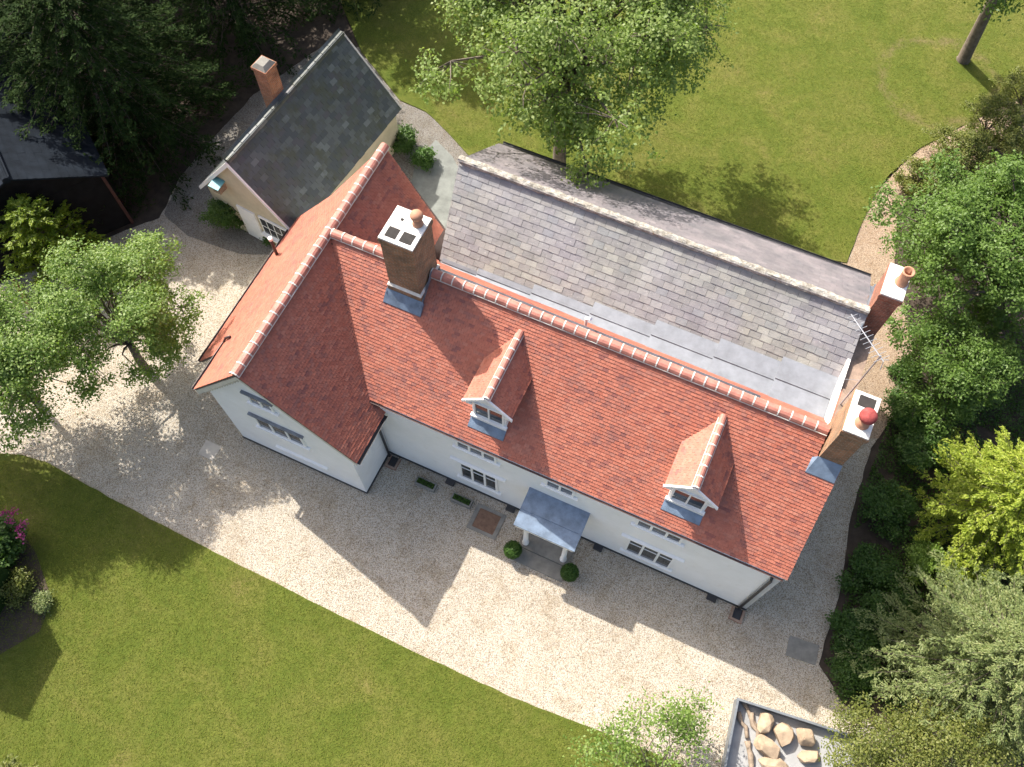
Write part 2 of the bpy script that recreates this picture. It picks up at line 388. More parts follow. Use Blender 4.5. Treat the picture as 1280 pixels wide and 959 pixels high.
def ridge_run(a, b, r, L, m, mort, parent, name='ridge_tile', jit=.01, seed=1, drop=.0):
    """half round ridge tiles, each its own object, with mortar between"""
    a = Vector(a); b = Vector(b); d = b-a; n = max(1, round(d.length/L)); d.normalize(); L = (b-a).length/n
    side = d.cross(Vector((0, 0, 1))).normalized(); up = side.cross(d)
    rr = random.Random(seed); K = 7; pr = []
    for i in range(K+1):
        an = math.pi*(-.08+1.16*i/K); pr.append((math.cos(an)*r, math.sin(an)*r-.03-drop))
    vs = []; fs = []
    for y in (0.012, L-.012):
        for x, z in pr: vs.append((x, y, z))
        for x, z in pr: vs.append((x*.8, y, z*.8-.01))
    M2 = 2*(K+1)
    for i in range(K):
        fs.append((i, i+1, M2+i+1, M2+i)); fs.append((i, K+1+i, K+2+i, i+1)); fs.append((M2+i, M2+i+1, M2+K+2+i, M2+K+1+i))
    me = MB().add(vs, fs).mesh(name, m, False)
    mb = MB()
    for i in range(n):
        o = link(name, me, parent); M = Matrix((side, d, up)).transposed().to_4x4()
        M.translation = a+d*(L*i)+up*rr.uniform(-jit, jit)+side*rr.uniform(-jit, jit)
        o.matrix_local = M @ Matrix.Rotation(rr.uniform(-.01, .01), 4, 'Z')
        if mort:
            j0 = len(mb.v); c = a+d*(L*i)
            for y in (-.02, .02):
                for x, z in pr: mb.v.append(tuple(c+d*y+side*x*1.05+up*(z*1.04+.006)))
            for k in range(K): mb.f.append((j0+k, j0+k+1, j0+K+2+k, j0+K+1+k))
            for k in range(K):
                pass
    if mort and mb.v:
        # the bedding fillet along both edges belongs to the same mortar
        for sgn in (-1, 1): mb.bar(a+side*sgn*r*.98+up*(-.05-drop), b+side*sgn*r*.98+up*(-.05-drop), .035, .03)
        o = mb.build('ridge_mortar', mort, parent)

# ================================================================ GROUND
def sheet(name, poly, z, m, th=None, parent=None, wob=0, seed=0):
    pts = [Vector((p[0], p[1], 0)) for p in poly]
    if wob:
        q = []
        for i, p in enumerate(pts):
            b = pts[(i+1) % len(pts)]; n = max(1, int((b-p).length/.25)) if (b-p).length < 30 else 1
            for j in range(n):
                x = p.lerp(b, j/n); q.append(x + Vector((noise.noise(x*1.7+Vector((seed, 0, 0))), noise.noise(x*1.7+Vector((0, seed+5, 3))), 0))*wob)
        pts = q
    mb = MB()
    if th: mb.prism([(p.x, p.y, z-th) for p in pts], (0, 0, th))
    else: mb.add([(p.x, p.y, z) for p in pts], [tuple(range(len(pts)))])
    o = mb.build(name, m, parent)
    if parent is None: o['kind'] = 'structure'
    return o
px = lambda *L: [at(x, y) for x, y in L]
sheet('ground', [(-400, -400), (400, -400), (400, 400), (-400, 400)], -.05, M_SOIL)
sheet('gravel_drive', px((-60, 380), (0, 355), (165, 285), (200, 272), (225, 222), (262, 178), (318, 118), (400, 60), (455, 60), (500, 124), (560, 150), (640, 190), (1050, 330), (1062, 322), (1080, 270), (1096, 240), (1150, 182), (1250, 132), (1300, 118), (1300, 150), (1180, 225), (1122, 262), (1118, 330), (1142, 430), (1130, 500), (1090, 560), (1064, 640), (1050, 740), (1024, 830), (1052, 878), (1120, 930), (1200, 1010), (1100, 1120), (300, 1120), (-60, 640)), 0, M_GRAVEL, None, None, .06, 3)
sheet('gravel_path', px((1050, 330), (1062, 322), (1080, 270), (1096, 240), (1150, 182), (1250, 132), (1300, 118), (1300, 150), (1180, 225), (1122, 262), (1118, 330), (1142, 430), (1130, 500), (1098, 548), (1040, 548), (1000, 420)), .006, M_GRAVEL_T, None, None, .06, 9)
M_GRAVEL_G = M_GRAVEL.copy(); M_GRAVEL_G.name = 'grey path gravel'
for nd in M_GRAVEL_G.node_tree.nodes:
    if nd.type == 'VALTORGB' and len(nd.color_ramp.elements) == 7:
        for e in nd.color_ramp.elements: c_ = e.color; e.color = (c_[0]*.46, c_[1]*.48, c_[2]*.52, 1)
sheet('rear_path', px((205, 268), (225, 222), (262, 178), (318, 118), (400, 60), (455, 60), (500, 124), (560, 150), (640, 190), (640, 300), (380, 320), (300, 318), (235, 295)), .005, M_GRAVEL_G, None, None, .06, 12)
sheet('front_lawn', px((-400, 560), (0, 567), (28, 569), (58, 578), (100, 601), (150, 629), (250, 681), (400, 757), (520, 816), (640, 872), (755, 916), (850, 955), (960, 1010), (960, 1300), (-400, 1300)), .045, M_LAWN, .09, None, .035, 1)
sheet('rear_lawn', px((430, -300), (425, 0), (452, 66), (500, 126), (532, 140), (560, 166), (584, 193), (660, 260), (1058, 329), (1075, 284), (1091, 247), (1109, 221), (1149, 186), (1241, 138), (1310, 108), (1700, 40), (1700, -600), (430, -600)), .045, M_LAWN, .09, None, .03, 2)
sheet('patio', px((520, 200), (545, 175), (565, 195), (600, 260), (560, 330), (500, 300)), .012, M_PAVE)

# ================================================================ FARMHOUSE
H = empty('farmhouse', HO, PSI)
tag(H, 'white painted farmhouse with red clay tile roofs, dormers and a grey slate rear range', 'house')
ZE, ZR, VR, VE = 4.56, 7.47, 3.45, .02
KF = (ZR-ZE)/(VR-VE); zf = lambda v: ZE+(v-VE)*KF          # main front slope
KB = 1.35                                                    # main back slope
UW, UWR, UWL, VWF, VWA = -16.28, -12.99, -18.85, -1.70, -1.90
KR = (ZR-4.04)/(UWR-UW); KL = (ZR-4.2)/(UW-UWL)
zl = lambda u: ZR-KL*(UW-u); zrr = lambda u: ZR-KR*(u-UW)
# walls
mw = MB()
mw.prism([(-13.35, 0, -.05), (0, 0, -.05), (0, 0, ZE-.02), (-12.95, 0, ZE-.02), (-13.35, 0, 4.0)], (0, .35, 0))
mw.prism([(-.35, .35, -.05), (0, .35, -.05), (0, .35, zf(.35)-.12), (-.35, .35, zf(.35)-.12)], (0, .01, 0))
mw.add([(-.3, .0, -.05), (0, .0, -.05), (0, 6.9, -.05), (-.3, 6.9, -.05), (-.3, .0, ZE-.1), (0, .0, ZE-.1), (0, 6.9, ZE-.1), (-.3, 6.9, ZE-.1)], [(0, 1, 5, 4), (1, 2, 6, 5), (2, 3, 7, 6), (3, 0, 4, 7), (4, 5, 6, 7)])
mw.prism([(-.28, .0, ZE-.12), (-.28, 6.8, ZE-.12), (-.28, 6.8, 4.6), (-.28, VR, ZR-.15), (-.28, .1, ZE+.05)], (.26, 0, 0))
main_wall = mw.build('main_wall', M_WALL, H)
ww = MB()
ww.prism([(-18.48, VWF, -.05), (-13.40, VWF, -.05), (-13.40, VWF, zrr(-13.4)-.08), (UW, VWF, ZR-.1), (-18.48, VWF, zl(-18.48)-.08)], (0, .3, 0))
ww.prism([(-13.70, VWF+.3, -.05), (-13.4, VWF+.3, -.05), (-13.4, VWF+.3, zrr(-13.4)-.1), (-13.70, VWF+.3, zrr(-13.4)-.1)], (0, 2.0, 0))
ww.prism([(-18.48, VWF+.3, -.05), (-18.2, VWF+.3, -.05), (-18.2, VWF+.3, zl(-18.48)-.1), (-18.48, VWF+.3, zl(-18.48)-.1)], (0, 1.0, 0))
ww.prism([(-19.85, -.35, -.05), (-18.3, -.35, -.05), (-18.3, -.35, zl(-18.48)-.12), (-19.85, -.35, zl(-19.85)-.12)], (0, 6.2, 0))
ww.prism([(-18.3, 5.85, -.05), (-14.6, 5.85, -.05), (-14.6, 5.85, zrr(-14.6)-.1), (UW, 5.85, ZR-.15), (-18.3, 5.85, zl(-18.3)-.1)], (0, .3, 0))
wing_wall = ww.build('wing_wall', M_WALL, H)
# plinth and ledge of the wing front, dark footing line
MB().box(-16.8, -14.75, VWF-.09, VWF+.01, .98, 1.06).build('ledge', M_WHITE, H)
fl = MB(); fl.box(-18.5, -13.38, VWF-.03, VWF+.02, -.05, .10); fl.box(-13.42, -13.37, VWF, 0, -.05, .10); fl.box(-13.37, 0.02, -.03, .02, -.05, .10); fl.build('footing', M_BLACK, H)
# rear range walls
rw = MB(); rw.box(-13.55, -.08, 5.8, 10.05, -.05, 5.35)
rw.prism([(-13.55, 5.2, 5.3), (-13.55, 10.05, 5.3), (-13.55, 7.55, 7.4)], (.25, 0, 0))
rw.build('rear_wall', M_WALL, H)
MB().prism([(-.75, 6.0, 5.3), (-.75, 10.05, 5.3), (-.75, 7.55, 7.3)], (.2, 0, 0)).build('gable_wall', M_BRICK_R, H)

# --- red roofs
def roof_deck(name, poly, m, parent, th=.07):
    P = [Vector(p) for p in poly]; n = (P[1]-P[0]).cross(P[2]-P[0]).normalized()
    if n.z < 0: n = -n
    mb = MB(); mb.prism([p-n*(th+.004) for p in P], n*th); return mb.build(name, m, parent)
G, WT = .1, .165
front = [(UW+(ZR-ZE)/KR, VE, zf(VE)), (.12, VE, zf(VE)), (.12, 2.75, zf(2.75)), (-.60, 2.75, zf(2.75)), (-.60, VR, ZR), (UW, VR, ZR)]
fr_roof = roof_deck('main_roof', front, M_BROWN, H)
pc, fr = cover(front, (1, 0, 0), G, WT, .022, rng=random.Random(1)); cover_mesh(pc, fr, .023, 'roof_tiles', M_TILE, fr_roof)
zb = lambda v: ZR-KB*(v-VR)
back = [(UW, VR, ZR), (-.58, VR, ZR), (-.58, 4.62, zb(4.62)), (-12.9, 4.85, zb(4.85)), (-13.75, 5.2, zb(5.2)), (-13.9, 5.2, zb(5.2))]
bk = roof_deck('back_roof', back, M_BROWN, H); pc, fr = cover(back, (1, 0, 0), G, WT, .022, rng=random.Random(2)); cover_mesh(pc, fr, .023, 'roof_tiles', M_TILE, bk)
wr = [(UWR, VWA, zrr(UWR)), (UWR, VE+.05, zrr(UWR)), (UW+(ZR-ZE)/KR, VE+.05, ZE), (UW, VR, ZR), (-14.0, VR+(2.28*KR/KB), zrr(-14.0)), (-14.0, 6.35, zrr(-14.0)), (UW, 7.05, ZR), (UW, VWA, ZR)]
wro = roof_deck('wing_roof', [(UWR, VWA, zrr(UWR)), (UWR, .6, zrr(UWR)), (-13.4, 6.3, zrr(-13.4)), (UW, 7.05, ZR), (UW, VWA, ZR)], M_BROWN, H, .06)
pc, fr = cover(wr, (0, 1, 0), G, WT, .015, rng=random.Random(3)); cover_mesh(pc, fr, .023, 'roof_tiles', M_TILE, wro)
wl = [(UW, VWA, ZR), (UW, 7.05, ZR), (-18.15, 6.0, zl(-18.15)), (-20.2, 6.1, zl(-20.2)), (-20.2, -.48, zl(-20.2)), (UWL, -.48, zl(UWL)), (UWL, VWA, zl(UWL))]
wlo = roof_deck('wing_roof_west', wl, M_BROWN, H, .06)
wlo['label'] = 'sunlit west slope of the wing roof'
pc, fr = cover(wl, (0, 1, 0), G, WT, .015, rng=random.Random(4)); cover_mesh(pc, fr, .023, 'roof_tiles', M_TILE, wlo)
ridge_run((-12.75, VR, ZR+.03), (-.62, VR, ZR+.03), .15, .36, M_RIDGE, M_MORTAR, fr_roof, seed=1)
ridge_run((UW+.15, VR, ZR+.03), (-13.92, VR, ZR+.03), .15, .36, M_RIDGE, M_MORTAR, fr_roof, seed=2)
ridge_run((UW, VWA, ZR+.04), (UW, 7.08, ZR+.04), .15, .36, M_RIDGE, M_MORTAR, wro, seed=3)
# barge boards on the wing gable with dentils under the left one
bb = MB()
bb.prism([(UWL-.02, VWA+.0, zl(UWL)-.10), (UW, VWA, ZR-.05), (UW, VWA, ZR-.30), (UWL+.05, VWA, zl(UWL)-.33)], (0, .06, 0))
bb.prism([(UW, VWA, ZR-.05), (UWR, VWA, zrr(UWR)-.09), (UWR-.03, VWA, zrr(UWR)-.26), (UW, VWA, ZR-.27)], (0, .055, 0))
barge = bb.build('barge_board', M_BARGE, H)
for i in range(14):
    f = (i+.6)/14.5; u = UWL+.2+(UW-UWL-.25)*f; z = zl(u)-.42
    MB().box(u-.045, u+.045, VWF-.13, VWF+.0, z-.07, z+.07).build('dentil', M_BARGE, barge)
# verge mortar on the right gable
MB().prism([(.06, VE, ZE-.05), (.06, 2.75, zf(2.75)-.05), (.06, 2.75, zf(2.75)-.14), (.06, VE, ZE-.14)], (.05, 0, 0)).build('verge_board', M_BARGE, H)

# --- slate rear range
VRR, ZRR, KS = 7.55, 7.5, .77
zs = lambda v: ZRR-KS*abs(v-VRR)
def cutv(u): return 4.9+(u+13.4)/(12.95)*.8
near = [(-13.42, cutv(-13.42)-.05, zs(cutv(-13.42)-.05)), (-.42, cutv(-.42)-.05, zs(cutv(-.42)-.05)), (-.62, VRR, ZRR), (-13.86, VRR, ZRR)]
sr = roof_deck('slate_roof', near, M_BLACK, H)
slates(near, (1, 0, 0), .215, .36, .012, M_SLATE, sr, 300, key=lambda P: P.y, rng=random.Random(6))
far = [(-13.86, VRR, ZRR), (-.62, VRR, ZRR), (-.5, 10.35, zs(10.35)), (-13.75, 10.3, zs(10.3))]
sf = roof_deck('slate_roof_north', far, M_BLACK, H)
pc, fr = cover(far, (1, 0, 0), .215, .36, .012, jit=.006, rng=random.Random(8)); cover_mesh(pc, fr, .012, 'slates', M_SLATE_F, sf)
rc = MB(); nx = 190; na = 9
for i in range(nx):
    for j in range(na):
        x = -13.87+13.26*i/(nx-1); an = math.pi*(-.12+1.24*j/(na-1)); q = Vector((x, math.cos(an), math.sin(an)))
        r_ = .115+.025*noise.noise(q*2.2)+.03*noise.noise(Vector((x*7, j*.9, 3)))
        rc.v.append((x, VRR+.02*noise.noise(Vector((x*.8, 0, 0)))+math.cos(an)*r_*1.15, ZRR+.03+.03*noise.noise(Vector((x*.6, 5, 0)))+math.sin(an)*r_))
for i in range(nx-1):
    for j in range(na-1): a = i*na+j; rc.f.append((a, a+1, a+na+1, a+na))
rc.build('ridge_capping', M_CAP, sr)
# --- lead valley gutter in stepped bays
us = [-13.35, -12.1, -10.2, -8.2, -6.2, -4.2, -2.3, -.6]
for i, (a, b) in enumerate(zip(us, us[1:])):
    v1 = cutv(a)+.16+.02*i; z1 = zs(v1)+.05; zb0 = zs(cutv(a))+.07
    vb = VR+(ZR-zb0)/KB-.02; vm = vb+(v1-vb)*.5
    MB().hexa([(a, vb, zb0-.05), (b+.03, vb, zb0-.05), (b+.03, vm, zb0-.05), (a, vm, zb0-.05), (a, vb, zb0), (b+.03, vb, zb0+.01), (b+.03, vm, zb0+.01), (a, vm, zb0)]).build('lead_gutter_sheet', M_LEAD, H)
    zc = max(zb0+.04, zs(vm)+.03)
    MB().hexa([(a, vm, zb0-.04), (b, vm, zb0-.04), (b, v1, z1-.06), (a, v1, z1-.06), (a, vm, zc), (b, vm, zc), (b, v1, z1), (a, v1, z1)]).build('lead_gutter_sheet', M_LEAD, H)
MB().bar((-13.2, VR+.30, zb(VR+.30)+.06), (-2.6, VR+.30, zb(VR+.30)+.06), .03, .22, (0, KB, 1)).build('lead_upstand', M_LEAD_D, H)
MB().tube([(-8.0, 4.0, 6.6), (-8.0, 4.0, 7.35), (-7.85, 3.95, 7.5)], .05, 10).build('vent_pipe', M_WHITE, H)

# --- gutters and downpipes
def gutter(a, b, name='gutter', m=M_BROWN, r=.065):
    a = Vector(a); b = Vector(b); d = (b-a).normalized(); s = d.cross(Vector((0, 0, 1))); mb = MB(); K = 6; n0 = 0
    for p in (a, b):
        for rr in (r, r*.8):
            for i in range(K+1):
                an = math.pi+math.pi*i/K; mb.v.append(tuple(p+s*math.cos(an)*rr+Vector((0, 0, math.sin(an)*rr))))
    K1 = K+1
    for i in range(K):
        mb.f += [(i, i+1, 2*K1+i+1, 2*K1+i), (K1+i, 3*K1+i, 3*K1+i+1, K1+i+1), (i, K1+i, K1+i+1, i+1)]
    mb.f += [(0, 2*K1, 3*K1, K1), (K, K1+K, 3*K1+K, 2*K1+K)]
    return mb.build(name, m, H)
UJ = UW+(ZR-ZE)/KR                       # where the main eave meets the wing slope
gutter((UJ+.05, VE-.05, ZE-.02), (.02, VE-.05, ZE-.03), r=.045); gutter((UWR+.06, VWA+.02, 4.02), (UWR+.06, VE-.1, 4.02), m=M_BLACK, r=.075)
gutter((UWL-.08, VWA, 4.16), (UWL-.08, -.05, 4.16)); gutter((-20.27, -.48, zl(-20.2)-.03), (-20.27, 6.0, zl(-20.2)-.03)); gutter((-13.7, 10.42, zs(10.35)-.03), (-.5, 10.46, zs(10.35)-.03), m=M_BLACK)
def pipe(pts, name='downpipe', m=M_BLACK, r=.045):
    o = MB().tube(pts, r, 8).build(name, m, H, True); return o
pipe([(UWR+.05, -.35, 3.98), (-13.3, -.22, 3.75), (-13.3, -.16, .1)]); pipe([(-.26, VE-.05, 4.34), (-.22, -.07, 4.1), (-.22, -.07, .1)])
pipe([(UWL-.08, -.05, 4.2), (UWL-.06, .06, 4.30), (UWL+.22, .06, 4.62)], 'swan_neck', M_BROWN)
soil = pipe([(-19.65, 4.05, 2.9), (-19.65, 4.05, 4.15)], 'soil_pipe', M_BROWN, .06); MB().lathe((-19.65, 4.05, 4.15), [(.075, 0), (.075, .12), (.045, .12), (.045, .02)], 12).build('vent_cap', M_WHITE, soil)

# --- windows set in walls facing the drive
def window(u0, u1, z0, z1, v, n, transom=False, sill=True, hood=None, hm=M_WHITE, curtain=0):
    f = MB(); fw_ = .075
    f.box(u0, u1, v-.05, v+.03, z0, z0+fw_); f.box(u0, u1, v-.05, v+.03, z1-fw_, z1)
    xs = [u0+(u1-u0)*i/n for i in range(n+1)]
    for i, x in enumerate(xs):
        x0 = x if i == 0 else (x-fw_ if i == n else x-fw_/2); f.box(x0, x0+fw_, v-.05, v+.03, z0+fw_, z1-fw_)
    o = f.build('window', M_WHITE, H)
    for a, b in zip(xs, xs[1:]):
        MB().box(a+.03, b-.03, v-.022, v+.01, z0+.03, z1-.03).build('pane', M_CURT if random.random() < curtain else M_GLASS, o)
        if transom: MB().box(a+.05, b-.05, v-.04, v-.021, z1-(z1-z0)*.33-.018, z1-(z1-z0)*.33+.018).build('transom', M_WHITE, o)
    if sill: MB().box(u0-.13, u1+.13, v-.10, v+.0, z0-.09, z0-.003).build('sill', M_WHITE, o)
    if hood is not None: MB().box(u0-hood, u1+hood, v-.10, v+.0, z1+.02, z1+.10).build('hood', hm, o)
    return o
window(-10.47, -9.07, 1.0, 2.5, -.003, 3, True, hood=.3); window(-10.47, -9.07, 3.86, 4.42, -.003, 3, curtain=.6)
window(-7.42, -6.45, 3.84, 4.42, -.003, 2, curtain=1)
window(-4.43, -2.85, .84, 2.3, -.003, 3, True, hood=.27); window(-4.44, -2.98, 3.82, 4.42, -.003, 3, curtain=.7)
window(-17.0, -15.2, 2.62, 3.58, VWF-.003, 3, hood=.12, hm=M_LEAD_D); window(-16.62, -15.75, 4.94, 5.62, VWF-.003, 2, hood=.12, hm=M_LEAD_D, curtain=1)

# --- dormers
def dormer(u, dz=0):
    v = .70; z0 = 4.80+dz; D = MB()
    D.prism([(u-.56, v, z0), (u+.56, v, z0), (u+.56, v, 5.98+dz), (u, v, 6.58+dz), (u-.56, v, 5.98+dz)], (0, .06, 0))
    for s in (-1, 1):                                     # cheeks run back into the roof
        x = u+s*.56
        D.prism([(x, v+.06, z0), (x, v+.06, 5.98+dz), (x, 1.95, 5.98+dz)], (-s*.05, 0, 0))
    o = D.build('dormer', M_WHITE, H)
    k = .95; ap = 6.76+dz; ev = .77; zev = ap-k*ev+.0
    vback = lambda z: VE+(z-ZE)/KF
    for s in (-1, 1):
        poly = [(u, v-.10, ap), (u, vback(ap)+.02, ap), (u+s*ev, vback(zev)+.02, zev), (u+s*ev, v-.10, zev)]
        P = [Vector(p) for p in poly]; n = (P[1]-P[0]).cross(P[2]-P[0]).normalized(); n = n if n.z > 0 else -n
        MB().prism([p-n*.05 for p in P], n*.045).build('dormer_roof', M_BROWN, o)
        pc, fr = cover(poly, (0, 1, 0), G, WT, .015, rng=random.Random(int(u*7)+s)); cover_mesh(pc, fr, .015, 'dormer_tiles', M_TILE, o)
        MB().prism([(u, v-.16, ap+.03), (u+s*(ev+.04), v-.16, zev-.01), (u+s*(ev+.04), v-.16, zev-.13), (u, v-.16, ap-.12)], (0, .06, 0)).build('barge_board', M_WHITE, o)
        MB().box(u+s*.62-.09, u+s*.62+.09, v-.10, v-.003, 5.80+dz, 5.92+dz).build('bracket', M_WHITE, o)
    ridge_run((u, v-.12, ap+.03), (u, vback(ap)+.05, ap+.03), .11, .34, M_RIDGE, M_MORTAR, o, 'dormer_ridge_tile', .005, 4)
    for s in (-1, 1):
        a, b = sorted((u+s*.03, u+s*.44))
        MB().box(a, b, v-.012, v-.003, 5.08+dz, 5.88+dz).build('pane', M_GLASS, o)
    f = MB(); f.box(u-.5, u-.44, v-.05, v-.003, 5.02+dz, 5.94+dz); f.box(u+.44, u+.5, v-.05, v-.003, 5.02+dz, 5.94+dz); f.box(u-.025, u+.025, v-.05, v-.003, 5.06+dz, 5.90+dz); f.box(u-.44, u+.44, v-.05, v-.003, 5.88+dz, 5.94+dz); f.build('window_frame', M_WHITE, o)
    MB().box(u-.60, u+.60, v-.11, v-.003, 4.90+dz, 5.03+dz).build('sill', M_WHITE, o)
    a = MB(); a.hexa([(u-.60, .36, zf(.36)+.02), (u+.60, .36, zf(.36)+.02), (u+.58, v, zf(v)-.02), (u-.58, v, zf(v)-.02), (u-.60, .36, zf(.36)+.075), (u+.60, .36, zf(.36)+.075), (u+.59, v-.02, 4.92+dz), (u-.59, v-.02, 4.92+dz)]); a.build('lead_apron', M_LEAD_B, o)
dormer(-9.62, .27); dormer(-3.34, .23)

# --- chimneys (parts of the house), each with cap and pots as sub-parts
def stack(name, u0, u1, v0, v1, zb_, zt, m, corbel=.05, parent=None):
    mb = MB(); mb.box(u0, u1, v0, v1, zb_, zt-.28)
    mb.box(u0-corbel*.5, u1+corbel*.5, v0-corbel*.5, v1+corbel*.5, zt-.28, zt-.19); mb.box(u0-corbel, u1+corbel, v0-corbel, v1+corbel, zt-.19, zt-.06)
    o = mb.build(name, m, parent or H)
    c = MB(); q = corbel-.02
    c.hexa([(u0-q, v0-q, zt-.06), (u1+q, v0-q, zt-.06), (u1+q, v1+q, zt-.06), (u0-q, v1+q, zt-.06), (u0-q, v0-q, zt), (u1+q, v0-q, zt), (u1+q, v1+q, zt), (u0-q, v1+q, zt)])
    c.build('flaunching', M_FLAUNCH, o); return o
def flue(o, u0, u1, v0, v1, z): MB().box(u0, u1, v0, v1, z-.02, z+.006).build('flue_opening', M_SOOT, o)
def cowl(o, u, v, z, h=.35, r=.13, m=M_POT, capm=M_POT):
    MB().lathe((u, v, z), [(r*1.15, 0), (r*1.1, .05), (r, .08), (r*.95, h*.6)], 16).build('chimney_pot', m, o, True)
    MB().lathe((u, v, z+h*.6), [(r*.7, -.02), (r*.7, h*.12), (r*1.3, h*.13), (r*1.32, h*.28), (r*1.15, h*.40), (r*.5, h*.50), (.02, h*.52)], 18).build('cowl', capm, o, True)
c1 = stack('chimney', -13.83, -12.80, 2.72, 3.85, 5.9, 9.65, M_BRICK, .04)
sc = MB(); sc.box(-13.88, -12.75, 2.66, 3.91, 5.9, 7.22); sc.build('stack_base', M_BRICK, c1)
MB().hexa([(-13.89, 2.65, 7.22), (-12.74, 2.65, 7.22), (-12.74, 3.92, 7.22), (-13.89, 3.92, 7.22), (-13.83, 2.71, 7.29), (-12.80, 2.71, 7.29), (-12.80, 3.86, 7.29), (-13.83, 3.86, 7.29)]).build('weathering', M_MORTAR, c1)
flue(c1, -13.72, -13.38, 2.82, 3.17, 9.65); flue(c1, -13.27, -12.90, 2.82, 3.17, 9.65); flue(c1, -13.55, -13.46, 3.45, 3.54, 9.65)
cowl(c1, -13.05, 3.55, 9.65, .46, .14)
ap_ = MB(); ap_.hexa([(-13.95, 2.36, zf(2.36)+.035), (-12.68, 2.36, zf(2.36)+.035), (-12.68, 2.68, zf(2.68)+.03), (-13.95, 2.68, zf(2.68)+.03), (-13.95, 2.36, zf(2.36)+.08), (-12.68, 2.36, zf(2.36)+.08), (-12.70, 2.645, zf(2.68)+.20), (-13.93, 2.645, zf(2.68)+.20)]); ap_.build('lead_apron', M_LEAD_B, c1)
for s, u in ((1, -12.73), (-1, -13.90)):
    MB().bar((u, 2.6, zf(2.6)+.07), (u, VR, ZR+.1), .02, .22, (0, -KF, 1)).build('side_flashing', M_LEAD_D, c1)
c2 = stack('chimney', -.57, .06, 2.80, 4.0, 4.5, 9.1, M_BRICK, .04); c2['label'] = 'brick stack with red mushroom pot at the tiled gable'
flue(c2, -.45, -.02, 3.60, 3.93, 9.1); cowl(c2, -.2, 3.15, 9.1, .55, .17, M_POT, M_POTR)
MB().hexa([(-.72, 2.42, zf(2.42)+.035), (.10, 2.42, zf(2.42)+.035), (.10, 2.79, zf(2.79)+.03), (-.72, 2.79, zf(2.79)+.03), (-.72, 2.42, zf(2.42)+.08), (.10, 2.42, zf(2.42)+.08), (.08, 2.79, zf(2.79)+.22), (-.60, 2.79, zf(2.79)+.22)]).build('lead_apron', M_LEAD_B, c2)
c3 = stack('chimney', -.63, -.04, 7.55, 8.62, 5.0, 8.55, M_BRICK_R, .04); c3['label'] = 'red brick stack with a tall round pot on the slate gable'
MB().lathe((-.22, 8.12, 8.55), [(.19, 0), (.18, .06), (.155, .1), (.15, .46), (.175, .49), (.175, .56), (.13, .56), (.13, .3)], 18).build('chimney_pot', M_POT, c3, True)
MB().box(-.66, -.62, 7.1, 8.7, 7.0, 7.3).build('side_flashing', M_LEAD_D, c3)
pp = MB(); pp.box(-.52, -.04, 4.0, 7.55, 4.0, 6.45); par = pp.build('parapet', M_BRICK_R, H)
MB().box(-.60, -.50, 4.05, 7.5, 6.1, 6.62).build('parapet_coping', M_FLAUNCH, par)
MB().box(-.50, -.06, 4.02, 5.2, 6.45, 6.9).build('parapet_step', M_BRICK_R, par)

# --- porch
PO = MB(); PO.box(-7.78, -5.98, -1.12, -.003, 2.36, 2.54); porch = PO.build('porch', M_WHITE, H)
uc = -6.88
for a, b in ((-.003, -.72), (-.70, -1.26)):               # two lead bays with a step between
    za, zb_ = (2.92, 2.76) if a > -.5 else (2.735, 2.60)
    MB().hexa([(uc-1.05, b, zb_-.05), (uc+1.05, b, zb_-.05), (uc+1.05, a, za-.05), (uc-1.05, a, za-.05), (uc-1.05, b, zb_), (uc+1.05, b, zb_), (uc+1.05, a, za), (uc-1.05, a, za)]).build('porch_roof', M_LEAD_B, porch)
for s in (-1, 1):
    MB().lathe((uc+s*.70, -1.0, .12), [(.12, 0), (.12, .08), (.095, .1), (.085, 1.0), (.075, 2.14), (.10, 2.16), (.10, 2.24)], 16).build('column', M_WHITE, porch, True)
MB().box(uc-1.0, uc+1.0, -1.23, -1.1, 2.36, 2.519).build('fascia', M_WHITE, porch)
MB().box(uc-.9, uc+.9, -1.2, -.002, -.04, .12).build('porch_slab', M_STONE, porch); MB().box(uc-.95, uc+.95, -1.72, -1.21, -.04, .06).build('door_step', M_STONE, porch)
dr = MB().box(uc-.48, uc+.48, -.06, -.002, .12, 2.2).build('door', M_BLACK, porch); MB().tube([(uc+.35, -.06, 1.15), (uc+.35, -.11, 1.15)], .03, 8).build('handle', M_METAL, dr) if False else None

# --- aerial on the gable (its own thing, fixed to the stack)
A = empty('television_aerial', hw(-.44, 4.68, 6.9), PSI); tag(A, 'silver television aerial on a tall mast by the gable stacks', 'aerial')
MB().tube([(0, 0, -.1), (0, 0, 3.05)], .022, 8).build('mast', M_METAL, A)
b0, b1 = Vector((.12, -.10, 3.0)), Vector((-1.0, .9, 3.0))
bm_ = MB().tube([b0, b1], .016, 6).build('boom', M_METAL, A)
dd = (b1-b0).normalized(); sd_ = dd.cross(Vector((0, 0, 1)))
for i in range(11):
    c = b0.lerp(b1, .06+.09*i); MB().tube([c-sd_*(.24-.008*i), c+sd_*(.24-.008*i)], .008, 5).build('element', M_METAL, A)
for s in (-1, 1): MB().tube([b0+Vector((0, .05, s*.02)), b0+Vector((0, -.05, s*.28))-dd*.05], .012, 5).build('reflector', M_METAL, A)
MB().tube([(0, 0, 1.6), (-.35, .6, .25)], .008, 5).build('stay', M_METAL, A)

